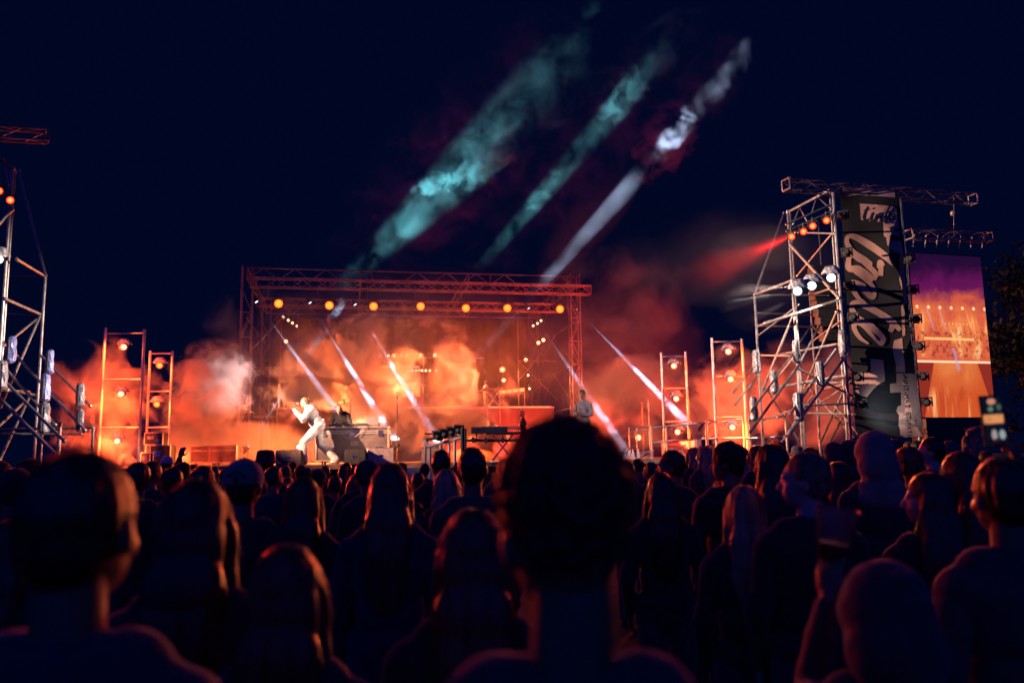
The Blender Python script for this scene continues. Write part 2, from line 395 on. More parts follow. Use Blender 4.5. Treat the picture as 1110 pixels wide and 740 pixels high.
# small warm lamps at the back
ROWL = [(405.6, 385.5, 1), (411.7, 385.5, 2), (421, 385.3, 1), (427, 385.3, 2), (435, 385, 1), (441, 385.2, 2), (456, 385, 2), (471.5, 385, 2), (485, 385, 2), (492, 385, 1), (502.5, 385, 2), (507.5, 385, 1)]
m = MB(); a, b = ats(402, 387, 8.0), ats(515, 387, 8.0); b.z = a.z; m.tube(a - SU * .5, b + SU * .5, .03)
for q in (a, b, (a + b) / 2): m.tube(q, (q.x, q.y, DZ), .03)
tag(m.build('lamp_bar', ALU), 'long steel bar holding the row of small warm lamps behind the band', 'lamp bar')
small_n = 0
def small_lamp(px, py, v, sz, label, tgt=None, group='small warm lamps behind the band', lens=L_WARM, key='s'):
    p = ats(px, py, v); root = lamp('blinder_lamp', p, tgt or EYE, lens, .1, label=label, group=group)
    lamp_parts('%s%s' % (key, sz), root, lens, (.075, .12, .17)[sz - 1] if sz < 4 else .2, .2); return p
nth = ['first', 'second', 'third', 'fourth', 'fifth', 'sixth', 'seventh', 'eighth', 'ninth', 'tenth', 'eleventh', 'twelfth']
for i, (px, py, s_) in enumerate(ROWL): small_lamp(px, py, 7.9, s_, 'small warm lamp, %s from the left in the row above the band' % nth[i])
for i, px in enumerate((443, 447, 451, 454.5, 457.5, 461.5, 466, 473)):
    small_lamp(px, 401.5, 7.7, 1, 'tiny warm lamp, %s from the left in the faint lower row' % nth[i], group='tiny lamps in the lower row')
VL = [((307, 343.5), 1, 'top of the descending string at upper left'), ((312.5, 347), 1, 'second in the descending string at upper left'), ((317, 350), 1, 'third in the descending string at upper left'), ((322, 353.3), 1, 'bottom of the descending string at upper left'),
      ((310, 370), 2, 'alone left of the first beam'), ((335.5, 394), 1, 'beside the left smoke cloud'), ((333, 411), 1, 'just above the left end of the LED bar'), ((363, 403), 2, 'upper one over the LED bar gap'), ((362, 416), 2, 'lower one over the LED bar gap'), ((361, 429.5), 2, 'lowest one beside the LED bar'),
      ((544.6, 400.5), 3, 'big one above the keyboard player'), ((546, 412), 2, 'below the big one near the keyboard'), ((578, 353), 1, 'lowest in the slanting upper right string'), ((582.6, 350.5), 1, 'middle in the slanting upper right string'), ((586.5, 347.5), 1, 'top of the slanting upper right string'),
      ((583.6, 371.4), 2, 'left of the pair by the right scaffold'), ((589, 368.5), 2, 'right of the pair by the right scaffold'), ((570, 390), 2, 'small one over the right scaffold shelf'), ((572.5, 406.5), 1, 'above the shelf at the stage right'), ((574, 421), 1, 'at the shelf end on stage right')]
for i, ((px, py), s_, lb) in enumerate(VL):
    p = small_lamp(px, py, 5.2, s_, 'warm white lamp, ' + lb, group='warm lamps hung on the side poles')
    m = MB(); m.tube(p + SV * .25 + Vector((0, 0, -.1)), p + SV * .25 + Vector((0, 0, .3)), .02)
    pole = m.build('lamp_pole', ALU, None); pole.name = 'lamp_bracket'; tag(pole, 'short steel bracket of the warm lamp, ' + lb, 'bracket')
# LED battens
def batten(px0, py0, px1, py1, v, h, n, label, mt=L_YE):
    a, b = ats(px0, py0, v), ats(px1, py1, v); L = (b - a).length; root = empty('led_bar', (a + b) / 2, 0, label, 'light bar'); d = (b - a).normalized()
    root.rotation_euler = d.to_track_quat('X', 'Z').to_euler()
    MB().box((0, .06, 0), (L, .1, h)).build('housing', mat('batten_housing', (.6, .4, .25), .4, 0, .2, 3), root)
    for i in range(n):
        x = -L / 2 + L * (i + .5) / n
        q = MB().box((x, 0, 0), (L / n * .78, .02, h * .72), None, .008).build('led_cell', mt, root)
    return a, b
bat = [batten(302, 412, 362, 413, 2.6, .27, 6, 'long glowing yellow LED bar behind the white clad singer'), batten(375, 412.5, 397.5, 413, 2.6, .18, 4, 'short glowing yellow LED bar left of the robed figure'),
       batten(408, 413, 420, 413.5, 2.6, .18, 2, 'shortest glowing LED bar right of the robed figure'), batten(542, 425, 569, 422, 1.4, .2, 4, 'slanted glowing LED bar beside the keyboard player'), batten(412, 397, 455, 397.5, 5.0, .14, 3, 'thin pale LED bar above the drum kit', emat('pale_led', (1, .5, .25), 1.1)),
       batten(366, 437, 380, 433, 0, .2, 2, 'stubby glowing bar behind the black hooded performer')]
m = MB()
for a, b in bat:
    for q in (a, b): m = MB(); bb = uv_(q); m.tube(q + SV * .12, st(bb[0], bb[1] + .12, DZ), .025); tag(m.build('bar_stand', ALU), 'upright stand under a glowing LED bar on the podium', 'stand', 'stands of the LED bars')
# ------------------------------------------------------------------ lighting ladders
LAD = [([(114.3, 355, 110.5, 500), (156.5, 357, 150.5, 500)], [361, 411, 463], 23, 'tall two post lamp ladder left of the stage', [(134, 376), (131, 427), (127, 478)]),
       ([(187, 380, 184, 500), (163, 380, 160, 500)], [383, 424, 463], 24.5, 'lower lamp ladder right beside the tall left ladder', [(173, 396), (170, 438), (169, 480)]),
       ([(716.7, 382, 723.5, 490), (743, 381, 750, 490)], [386, 421, 457], 24.5, 'lower lamp ladder behind the right end of the stage', [(730.5, 396.5), (733, 432), (734.5, 468)]),
       ([(771.5, 366, 779, 490), (804, 367, 811, 490)], [370, 408, 452], 23, 'tall double post lamp ladder beside the right scaffold tower', [(789.5, 381), (792, 411), (794, 463)])]
LADL = []
row = ['top lamp', 'middle lamp', 'bottom lamp']
for (posts, bars, Y, lb, lamps) in LAD:
    root = empty('lighting_ladder', at(posts[0][2], 500, Y) * 1, 0, lb, 'lamp ladder', 'lamp ladders beside the stage')
    root.location.z = DZ
    def LC(o): o.location -= root.location; o.parent = root; return o
    tops = []
    for (x0, y0, x1, y1) in posts:
        pt = at(x0, y0, Y); p_ = Vector((pt.x, pt.y, DZ)); tops.append(pt); LC(MB().tube(p_, pt, .04, n=10).build('upright', ALU))
        LC(MB().box((p_.x, p_.y, DZ + .01), (.22, .22, .02)).build('foot_plate', ALU))
    for by in bars:
        z = at((posts[0][0] + posts[1][0]) / 2, by, Y).z; LC(MB().tube((tops[0].x, Y, z), (tops[1].x, Y, z), .025).build('rung', ALU))
    for j, (lx, ly) in enumerate(lamps):
        p = at(lx, ly, Y - .25); tx = (Vector((-4 if lx < 400 else 2, 5, 1.6)))
        lr = lamp('ladder_lamp', p, tx, L_WARM, .1, label='%s in a crinkled clear cover, on the %s' % (row[j], lb.split(' lamp')[0] + ' ladder' + (' at the left' if lx < 400 else ' at the right')), group='covered lamps on the ladders')
        lamp_parts('lad' + ('o' if lx > 160 and lx < 400 else 'w'), lr, COOLO if 160 < lx < 400 else HOTL, .095, .2, cover=True); LADL.append(p)
# ------------------------------------------------------------------ PA scaffold towers
def tower(label, pipes, cx, Y0):
    root = empty('scaffold_tower', (cx, Y0, 0), 0, label, 'scaffold tower', 'scaffold towers beside the stage')
    for (nm, pts, r) in pipes:
        m = MB()
        for (a, b) in pts: m.tube(a, b, r, n=8)
        for (a, b) in pts:
            for e in (a, b): m.ball(e, r * 1.5, sub=1)
        o = m.build(nm, STEEL); o.location -= root.location; o.parent = root
    return root
def T(x0, y0, Y0, x1, y1, Y1): return (at(x0, y0, Y0), at(x1, y1, Y1))
def drop(x, y, Y):
    p = at(x, y, Y); return (p, Vector((p.x, p.y, 0)))
YF, YB = 18.2, 20.6
ra = [('upright', [drop(818, 319, YB)], .028), ('upright', [drop(854, 229, YF + 1.2)], .028), ('upright', [drop(856.5, 232, YF + 1.5)], .022), ('upright', [drop(878, 318, YB + 1)], .028), ('upright', [drop(903, 207, YF)], .034), ('upright', [drop(899.5, 205.6, YF + .5)], .026),
      ('diagonal_brace', [T(850, 231, YB, 818, 319, YB)], .028), ('diagonal_brace', [T(854, 230, YF + 1.2, 899, 206, YF)], .028), ('diagonal_brace', [T(866, 223, YF + 1.2, 876, 242, YF + 1.2)], .016), ('diagonal_brace', [T(885, 214, YF + .5, 880, 231, YF + .5)], .016), ('diagonal_brace', [T(887, 214, YF + .5, 899, 225, YF + .5)], .016), ('diagonal_brace', [T(867, 224, YF + 1, 860, 243, YF + 1)], .016),
      ('ledger', [T(818, 319, YB, 858, 304, YF + 1.2)], .026), ('ledger', [T(818, 319, YB, 898, 320, YB)], .018), ('ledger', [T(829.5, 350, YF + 1, 911.6, 324, YF)], .026), ('ledger', [T(822, 353, YB, 858.6, 341, YF + 1)], .026), ('ledger', [T(822, 339, YB, 879, 341, YB + 1)], .018), ('ledger', [T(822, 353, YB, 879, 354, YB + 1)], .018),
      ('ledger', [T(828, 422, YB, 927, 405, YF)], .026), ('ledger', [T(870, 415.5, YB, 926, 414, YF + 1)], .018), ('ledger', [T(893, 421, YB, 924, 415, YF)], .026), ('ledger', [T(851, 447, YB, 927, 449, YF)], .02), ('ledger', [T(878, 320, YB + 1, 899, 313, YF)], .022), ('ledger', [T(862, 252, YF + 1, 904, 253, YF)], .016),
      ('diagonal_brace', [T(860, 341, YF + 1, 826, 424, YB)], .024), ('diagonal_brace', [T(907, 338, YF, 872, 420, YB)], .026), ('diagonal_brace', [T(921, 409, YF, 890, 478, YB)], .024), ('diagonal_brace', [T(925, 429, YF, 899, 480, YB)], .022),
      ('diagonal_brace', [T(832, 423, YB, 867, 480, YB)], .022), ('diagonal_brace', [T(873, 416, YB + .5, 925, 474, YF + 1)], .02), ('diagonal_brace', [T(914, 324, YF, 893, 372, YB)], .024), ('diagonal_brace', [T(902, 253, YF + .5, 864, 299, YB)], .018), ('diagonal_brace', [T(879, 353, YB + 1, 868, 370, YB)], .018), ('diagonal_brace', [T(880, 352, YB + 1, 899, 372, YB)], .018), ('diagonal_brace', [T(912, 388, YF, 926, 405, YF)], .02),
      ('long_brace', [T(856.5, 265, YF + 1.1, 909.5, 323, YF)], .03), ('long_brace', [T(867, 394, YF, 813, 468, YF - .5)], .026), ('long_brace', [T(862, 380, YF, 814, 446, YF - .5)], .022), ('long_brace', [T(906, 379, YF, 857, 448, YF - .5)], .026), ('long_brace', [T(918, 384, YF, 856, 470, YF - .5)], .026), ('long_brace', [T(821, 392, YB, 795, 425, YB)], .022), ('long_brace', [T(823, 405, YB, 797, 438, YB)], .022)]
for (a_, b_, r_) in (((832, 424, YB), (866, 380, YF + 1), .02), ((866, 395, YF + 1), (890, 350, YB), .018), ((884, 440, YB), (922, 415, YF), .02), ((828, 455, YB), (872, 440, YF), .018), ((840, 385, YB), (912, 372, YF), .02), ((866, 400, YF), (926, 430, YF), .02), ((879, 371, YB), (915, 345, YF), .018), ((848, 478, YF), (880, 430, YB), .02), ((820, 365, YB), (866, 330, YF + 1), .016), ((905, 440, YF + 1), (930, 470, YF), .018), ((862, 440, YF), (927, 437, YF), .018), ((826, 385, YB), (866, 386, YF), .018)):
    ra.append(('brace', [T(a_[0], a_[1], a_[2], b_[0], b_[1], b_[2])], r_))
ra = [(n_, p_, r_ * 1.18) for n_, p_, r_ in ra]
rt = tower('tall right scaffold tower of steel tubes holding the dark banner', ra, 8, YF)
def jt(root, o): o.location -= root.location; o.parent = root; return o
# the top truss and screen truss of the right tower
zT = (at(851, 200, 18.0).z + at(1055, 216, 19.6).z) / 2
a, b = at(852, 200, 17.8), at(1055, 216, 19.6); m = MB(); truss_mb(m, a, b, .26, .24, .42, .02, .01); jt(rt, m.build('top_truss', mat('dim_truss', (.3, .24, .22), .5, .4, .3, 3)))
a, b = at(985, 254, 19.6), at(1072, 257, 20.3); m = MB(); truss_mb(m, a, b, .26, .22, .42, .02, .01)
p_ = at(1034, 214, 19.4); q_ = at(1034, 254, 20); m.tube(p_, q_, .008); m.ball(at(1033, 231, 19.6), .07)
for k_ in range(7):
    aa = a.lerp(b, (k_ + .5) / 7); m.tube(aa, aa + Vector((-.06, 0, -.3)), .02)
jt(rt, m.build('screen_truss', mat('dim_truss', (.3, .24, .22))))
# two posts carrying the banner
m = MB(); pA = at(975, 213, 18.9); jt(rt, m.tube(pA, (pA.x, pA.y, 0), .03).tube(pA + Vector((.12, .2, 0)), (pA.x + .12, pA.y + .2, 0), .03).build('upright', STEEL))
# left tower
la = [('upright', [drop(49, 298, YB - 2)], .028), ('upright', [drop(13.5, 182, YF - 1)], .028), ('upright', [drop(-12, 150, YF - 1.5)], .034), ('upright', [drop(16, 186, YF - .7)], .022), ('diagonal_brace', [T(20, 185, YB - 2, 49, 298, YB - 2)], .028), ('diagonal_brace', [T(14, 183, YF - 1, -14, 160, YF - 1.4)], .028), ('diagonal_brace', [T(4, 173, YF - 1, 9, 200, YF - 1)], .016),
      ('long_brace', [T(13, 227, YF - 1, -40, 285, YF - 1.5)], .03), ('ledger', [T(18, 281, YF - 1, 48, 299, YB - 2)], .026), ('ledger', [T(-30, 298, YB - 2, 48, 299, YB - 2)], .018), ('ledger', [T(6, 324, YF - 1, 45, 341, YB - 2)], .026), ('ledger', [T(-20, 340, YB - 2, 46, 341, YB - 2)], .018),
      ('diagonal_brace', [T(44, 341, YB - 2, 0, 441, YF - 1)], .024), ('diagonal_brace', [T(42, 344, YB - 2, 0, 378, YF - 1)], .02), ('ledger', [T(0, 420, YF - 1, 38, 428, YB - 2)], .022), ('ledger', [T(0, 423, YF - 1, 32, 424, YB - 2)], .018), ('ledger', [T(-20, 466, YF - 1, 100, 463, YF - .5)], .024), ('ledger', [T(-20, 470, YF - 1, 88, 470, YF)], .018),
      ('diagonal_brace', [T(33, 428, YB - 2, 0, 498, YF - 1)], .022), ('diagonal_brace', [T(30, 432, YB - 2, -10, 470, YF - 1)], .022), ('long_brace', [T(0, 432, YF - 1, 62, 494, YF - 1.5)], .03), ('long_brace', [T(0, 408, YF - 1, 70, 478, YF - 1.5)], .026), ('long_brace', [T(2, 395, YF - 1, 60, 460, YF - 1)], .024), ('long_brace', [T(18, 386, YF - .5, 92, 466, YF - 1)], .024), ('long_brace', [T(44, 385, YF, 98, 440, YF - .5)], .024),
      ('upright', [drop(65, 459, YF - .8)], .03), ('upright', [drop(101, 464, YF - .6)], .022), ('upright', [drop(51, 384, YF - .2)], .018)]
la = [(n_, p_, r_ * 1.3) for n_, p_, r_ in la]
lt = tower('left scaffold tower of steel tubes cut off by the picture edge', la, -10.5, YF)
a, b = at(-60, 141, 16.0), at(51, 148, 17.2); m = MB(); truss_mb(m, a, b, .26, .24, .42, .02, .01); jt(lt, m.build('top_truss', mat('left_truss', (.36, .2, .15), .5, .4, .3, 3)))
# red and white lamps on the towers
REDL = [(858, 256.5, 'lowest and leftmost'), (871, 251, 'second from the left'), (881, 245, 'third from the left'), (896, 239, 'topmost and rightmost')]
m = MB(); a, b = at(852, 251, YF - .1), at(902, 229, YF - .1); jt(rt, m.tube(a, b, .02).tube(a + Vector((0, 0, .16)), b + Vector((0, 0, .16)), .02).build('lamp_rail', STEEL))
RP_, WP_ = [], []
for x, y, lb in REDL:
    p = at(x, y, YF - .35); lr = lamp('tower_lamp', p, Vector((0, 6, 2)), L_RED, .085, label='red orange lamp high on the right tower, %s of four' % lb, group='red lamps on the right tower'); lamp_parts('redl', lr, L_RED, .085, .2); RP_.append(p)
for x, y, lb in ((864.5, 315.5, 'leftmost'), (880, 309.6, 'middle'), (901, 301, 'rightmost and largest')):
    p = at(x, y, YF - .5); lr = lamp('tower_lamp', p, Vector((1, 6, 1.5)), L_WH, .13, label='bright white lamp in a clear cover on the right tower, %s of three' % lb, group='white lamps on the right tower'); lamp_parts('whl', lr, L_WH, .1, .2, cover=True); WP_.append(p)
for x, y, lb in ((-1, 207, 'left'), (11, 217, 'right')):
    p = at(x, y, YF - 1.5); lr = lamp('tower_lamp', p, Vector((0, 7, 2)), L_RED, .085, label='glowing red lamp high on the left tower, %s of two' % lb, group='red lamps on the left tower'); lamp_parts('redl', lr, L_RED, .085, .2)
for x, y, lb in ((-2, 281, ''),):
    p = at(x, y, YF - 1.5); lr = lamp('tower_lamp', p, Vector((-3, 7, 1)), L_WH, .13, label='blue white lamp in a clear cover on the left tower at the picture edge', group=None); lamp_parts('whl', lr, L_WH, .1, .2, cover=True)
# pixel tubes wrapped in clear plastic along the braces
def wrapped(x, y, Y, lb, blue=False, hpx=26):
    p = at(x, y, Y); q = MB(); n = 12; rr = random.Random(int(x * 7 + y)); prof = [(.2, .5), (.75, .47), (1, .3), (.9, .1), (1.08, -.1), (.95, -.3), (1.05, -.42), (.5, -.5)]; H = hpx * Y / FPX; w_ = H * .17; vs = []
    for s_, z_ in prof:
        for i in range(n):
            a = 2 * math.pi * i / n; k = 1 + rr.uniform(-.12, .12); vs.append((s_ * k * w_ * math.cos(a), s_ * k * w_ * math.sin(a), z_ * H + rr.uniform(-.01, .01)))
    root = empty('wrapped_lamp', p, 0, 'tube lamp in crinkled plastic, ' + lb, 'wrapped lamp', 'wrapped tube lamps on the scaffold braces')
    q._add(vs, [(j * n + i, j * n + (i + 1) % n, (j + 1) * n + (i + 1) % n, (j + 1) * n + i) for j in range(len(prof) - 1) for i in range(n)] + [tuple(range(n)), tuple(range((len(prof) - 1) * n, len(prof) * n))])
    q.build('plastic_wrap', FOIL if not blue else mat('blue_tinted_wrap', (.25, .3, .62), .25, .3, .7, 26, 1, 38), root); MB().tube((0, -w_ * 1.05, -H * .4), (0, -w_ * 1.05, H * .4), .02).box((0, w_ * 1.1, 0), (.05, .05, .1)).build('bracket', BLACK, root)
for a in [(820, 392, YB - .3, 'uppermost on the outer edge of the right tower'), (839, 414, YF, 'left of the middle of the right tower'), (817, 443, YF - .3, 'low near the right ladder'), (863, 381, YF, 'near the second post of the right tower'), (865.5, 441, YF - .4, 'low in the centre of the right tower', False, 32), (889, 405, YF - .2, 'centre right of the right tower', False, 28), (913.5, 371, YF - .4, 'high against the banner edge', False, 28),
          (12, 379, YF - 1.3, 'upper one on the left tower', True, 30), (54, 392, YF - .6, 'right of the outer post of the left tower', True, 26), (49.5, 420, YF - .9, 'below the top blue one on the left tower', True, 30), (48, 453, YF - 1.1, 'lowest on the left tower', False, 34), (87, 428, YF - .7, 'upper one near the left smoke', False, 26), (86.5, 455, YF - .9, 'lower one near the left smoke', False, 24), (2.5, 406, YF - 1.4, 'at the left edge of the picture', False, 32)]: wrapped(*a)
# ------------------------------------------------------------------ banner
BTL, BTR, BBR, BBL = at(907, 203, 18.55), at(972, 211, 18.4), at(1000, 474, 18.4), at(931, 474, 18.55)
BTL.z = BTR.z = (BTL.z + BTR.z) / 2; BBL.z = BBR.z = (BBL.z + BBR.z) / 2
bx = ((BTR - BTL) + (BBR - BBL)); bx.z = 0; BW = bx.length / 2; bx.normalize(); bn = bx.cross(Vector((0, 0, 1)))
# corner from the mean of the left side, so the banner hangs as an upright rectangle
BC = (BTL + BBL) / 2; BO = Vector((BC.x, BC.y, BBL.z)); BH = BTL.z - BBL.z
def px2b(px, py):
    "photo pixel -> banner coordinates (x right, y up, metres)"
    d = ray(px, py); t = (BO - EYE).dot(bn) / d.dot(bn); q = EYE + d * t - BO; return (q.dot(bx), q.z)
ban = empty('event_banner', BO, 0, 'tall black banner with copper brush lettering on the right tower', 'banner')
ban.rotation_euler.z = math.atan2(bx.y, bx.x)
def bb(m, x, y, off): return (x, -off, y)
BLK = mat('banner_black', (.006, .006, .008), .9, 0, .3, 2, .4, 3); COP = mat('banner_copper_print', (.52, .29, .2), .5, .1, .22, 1.6, .9, 2.2, (1, 1, .7))
nx, nz = 10, 44; m = MB(); 
def wave(x, y): return .035 * math.sin(y * 2.1 + x * 1.7) + .02 * math.sin(y * 5 - x * 3) + .015 * math.sin(x * 6 + y)
m._add([(x * BW / nx, wave(x * BW / nx, z * BH / nz), z * BH / nz) for z in range(nz + 1) for x in range(nx + 1)], [(z * (nx + 1) + x, z * (nx + 1) + x + 1, (z + 1) * (nx + 1) + x + 1, (z + 1) * (nx + 1) + x) for z in range(nz) for x in range(nx)])
m.build('banner_cloth', BLK, ban, norm=False).data.shade_smooth()
def bshape(polys, name, mt, off=.006, sub=.12):
    "flat printed shapes given as polygons in pixel coordinates, draped over the cloth"
    b = bmesh.new()
    for pts in polys:
        vs = [b.verts.new((*p, 0)) for p in pts]
        es = [b.edges.new((vs[i], vs[(i + 1) % len(vs)])) for i in range(len(vs))]
        bmesh.ops.triangle_fill(b, edges=es, use_beauty=True, use_dissolve=False)
    bmesh.ops.subdivide_edges(b, edges=[e for e in b.edges if e.calc_length() > sub], cuts=3, use_grid_fill=True)
    bmesh.ops.triangulate(b, faces=b.faces[:])
    for v in b.verts:
        x, y, _ = v.co; v.co = Vector((x, wave(x, y) - off, y))
    me = bpy.data.meshes.new(name); b.to_mesh(me); b.free(); me.materials.append(mt); o = bpy.data.objects.new(name, me); COL.objects.link(o); o.parent = ban; return o
def bpx(pts): return [px2b(*p) for p in pts]
def cr(o, s, lst): return [(o[0] + x / s, o[1] + y / s) for x, y in lst]
s1 = 634 / 120; A = (900, 190); s2 = 555 / 120; B = (900, 320)
bshape([bpx(cr(A, s1, [(68, 70), (200, 75), (300, 88), (372, 92), (372, 128), (250, 118), (120, 108), (70, 104)])),
        bpx(cr(A, s1, [(168, 162), (378, 182), (392, 300), (340, 300), (340, 322), (395, 325), (396, 348), (338, 346), (338, 378), (400, 382), (412, 450), (425, 560), (440, 690), (440, 740), (425, 745), (410, 650), (395, 600), (392, 452), (350, 440), (322, 400), (318, 360), (305, 350), (300, 270), (172, 260)])),
        bpx(cr(B, s2, [(322, 225), (362, 212), (372, 385), (325, 384), (326, 352), (312, 270)])), bpx(cr(B, s2, [(355, 60), (372, 20), (378, 200), (365, 205)])),
        bpx(cr(B, s2, [(372, 390), (428, 395), (466, 705), (380, 712), (352, 700), (350, 672), (342, 650), (345, 600), (332, 580), (340, 556), (356, 550), (355, 486), (300, 488), (296, 444), (330, 440), (328, 392)])),
        bpx(cr(B, s2, [(200, 318), (262, 325), (270, 430), (240, 446), (215, 470), (185, 510), (150, 500), (128, 480), (122, 392), (200, 390)]))], 'copper_panel', COP)
# brush lettering: nib strokes along curves
def nib(strokes, w0, nibdir, name, mt, off):
    b = bmesh.new(); nd = Vector(nibdir).normalized()
    for pts, ws in strokes:
        P = [Vector(p) for p in pts]; n = len(P); C = []
        for i in range(n - 1):
            p0, p1, p2, p3 = P[max(i - 1, 0)], P[i], P[i + 1], P[min(i + 2, n - 1)]
            for k in range(8):
                t_ = k / 8; C.append((.5 * ((2 * p1) + (-p0 + p2) * t_ + (2 * p0 - 5 * p1 + 4 * p2 - p3) * t_ ** 2 + (-p0 + 3 * p1 - 3 * p2 + p3) * t_ ** 3), ws[i] * (1 - t_) + ws[i + 1] * t_))
        C.append((P[-1], ws[-1])); prev = None
        for i, (c, w_) in enumerate(C):
            tg = (C[min(i + 1, len(C) - 1)][0] - C[max(i - 1, 0)][0]).normalized(); nn = Vector((-tg.y, tg.x))
            w_ = w_ * w0; x0, x1 = c - nn * w_ / 2, c + nn * w_ / 2
            cur = [b.verts.new((x0.x, wave(*x0) - off - i * 1e-5, x0.y)), b.verts.new((x1.x, wave(*x1) - off - i * 1e-5, x1.y))]
            if prev: b.faces.new((prev[0], prev[1], cur[1], cur[0]))
            prev = cur
    me = bpy.data.meshes.new(name); b.to_mesh(me); b.free(); me.materials.append(mt); o = bpy.data.objects.new(name, me); COL.objects.link(o); o.parent = ban; return o
def S(o, s, pts, ws): return (bpx(cr(o, s, pts)), ws)
C_ = (915, 240); sc3 = 324 / 70; px_m = 18.6 / FPX
big = [S(C_, sc3, [(245, 220), (200, 175), (130, 120), (60, 82), (20, 78), (12, 105), (40, 150), (100, 190), (140, 215)], [.6, 1.3, 1.5, 1.2, .8, .9, 1.2, 1.2, .5]),       # l
       S(C_, sc3, [(140, 222), (80, 190), (38, 160), (24, 190), (26, 235), (70, 240), (120, 270), (150, 292)], [.5, 1.2, 1.2, .9, 1.2, 1.5, 1.3, .8]),   # i / n
       S(C_, sc3, [(150, 292), (158, 262), (120, 225), (90, 205)], [.8, 1, 1, .3]), S(C_, sc3, [(35, 300), (90, 325), (135, 372), (155, 370), (150, 330), (110, 290), (50, 255)], [.6, 1.5, 1.2, .8, .8, 1, .4]),
       S(C_, sc3, [(45, 320), (50, 350), (75, 385), (110, 405)], [.8, 1, .8, .3]), S(C_, sc3, [(172, 245), (196, 245)], [2.1, 2.1]), S(C_, sc3, [(172, 235), (178, 205), (200, 222)], [.5, 1, .3]),
       S(C_, sc3, [(285, 545), (240, 500), (160, 450), (90, 415), (48, 408), (40, 440), (70, 490), (120, 520), (170, 560), (195, 590), (185, 612), (160, 600)], [.7, 1.3, 1.4, 1.2, .9, 1, 1.3, 1.4, 1.2, 1, .9, .6]),  # t e
       S(C_, sc3, [(160, 600), (125, 560), (90, 520), (55, 508), (48, 540), (75, 585), (120, 615)], [.5, .8, 1, 1, .9, .8, .3]), S(C_, sc3, [(232, 485), (245, 520), (232, 552)], [.5, 1.2, .8])]
nib(big, .118, (1, 0), 'big_lettering', COP, .010)
E_ = (925, 225); sc4 = 592 / 60
INK = mat('banner_ink', (.008, .008, .01), .7, 0, .2, 2)
sm = [S(E_, sc4, [(150, -5), (118, 60), (105, 120), (130, 145), (160, 120)], [1, 1.3, 1.3, 1, .5]), S(E_, sc4, [(100, 35), (165, 25)], [.6, .8]), S(E_, sc4, [(200, 60), (178, 120), (195, 150), (225, 120)], [1.2, 1.3, 1, .5]), S(E_, sc4, [(205, 12), (212, 22)], [1.6, 1.6]),
      S(E_, sc4, [(245, 75), (222, 150), (260, 85), (285, 70), (280, 120), (290, 155), (320, 120)], [1.2, 1.2, .8, 1, 1.3, 1, .5]), S(E_, sc4, [(385, -10), (345, 80), (330, 150), (350, 170), (385, 135)], [1.1, 1.4, 1.4, 1, .5]), S(E_, sc4, [(320, 60), (400, 45)], [.7, .9]),
      S(E_, sc4, [(380, 130), (430, 105), (435, 72), (405, 75), (382, 120), (395, 165), (440, 160)], [.6, .8, .8, 1, 1.3, 1.1, .5])]
nib(sm, .036, (1, 0), 'small_lettering', INK, .013)
def fonto(txt, size, p, rot, mt, name, parent, off):
    c = bpy.data.curves.new(name, 'FONT'); c.body = txt; c.size = size; c.space_character = 1.05; tmp = bpy.data.objects.new('t', c); COL.objects.link(tmp); bpy.context.view_layer.update()
    me = bpy.data.meshes.new_from_object(tmp.evaluated_get(bpy.context.evaluated_depsgraph_get())); bpy.data.objects.remove(tmp)
    for v in me.vertices:
        x, y = v.co.x, v.co.y; X = p[0] + x * math.cos(rot) - y * math.sin(rot); Z = p[1] + x * math.sin(rot) + y * math.cos(rot); v.co = Vector((X, wave(X, Z) - off, Z))
    me.materials.clear(); me.materials.append(mt); o = bpy.data.objects.new(name, me); COL.objects.link(o); o.parent = parent; return o
fonto('SAINT-MAT  ET-PATICO', .145, px2b(978, 404), R(-90), INK, 'vertical_lettering', ban, .013)
# black moving heads on both sides of the banner
def mover(p, lb, r=.09, white=False):
    root = empty('moving_head', p, 0, lb, 'moving light', 'moving lights along the banner'); root.rotation_euler.z = R(-30)
    if 'mv' in LAMP_PROTO:
        for ch in LAMP_PROTO['mv']: c = ch.copy(); COL.objects.link(c); c.parent = root
        return
    k = [MB().ball((0, 0, 0), (r, r * 1.15, r), sub=3).lathe([(0.001, r * 1.45), (r * .6, r * 1.45), (r * .72, r * .8)], Matrix.Rotation(R(90), 4, 'X')).build('head', BLACK, root)]
    k.append(MB().box((-r * 1.2, 0, 0), (r * .3, r * .6, r * 2)).box((r * 1.2, 0, 0), (r * .3, r * .6, r * 2)).box((0, 0, r * 1.1), (r * 2.7, r * .8, r * .3)).build('yoke', BLACK, root))
    k.append(MB().box((0, r * 1.3, 0), (r * 1.2, r, r * 1.6)).tube((-r * 3, r * 1.8, 0), (r, r * 1.8, 0), .02).build('base', BLACK, root)); LAMP_PROTO['mv'] = k
for i, (x, y) in enumerate(((986, 281), (990, 314.5), (993, 346), (996.5, 375.5), (1000.5, 408), (1004.5, 436))): mover(at(x, y, 18.2), 'round black moving light at the right edge of the banner, %s from the top' % nth[i])
for i, (x, y) in enumerate(((914, 234), (918, 274), (921, 311), (925, 344), (930, 409), (934, 438))): mover(at(x, y, 18.0), 'round black moving light at the left edge of the banner, %s from the top' % nth[i])
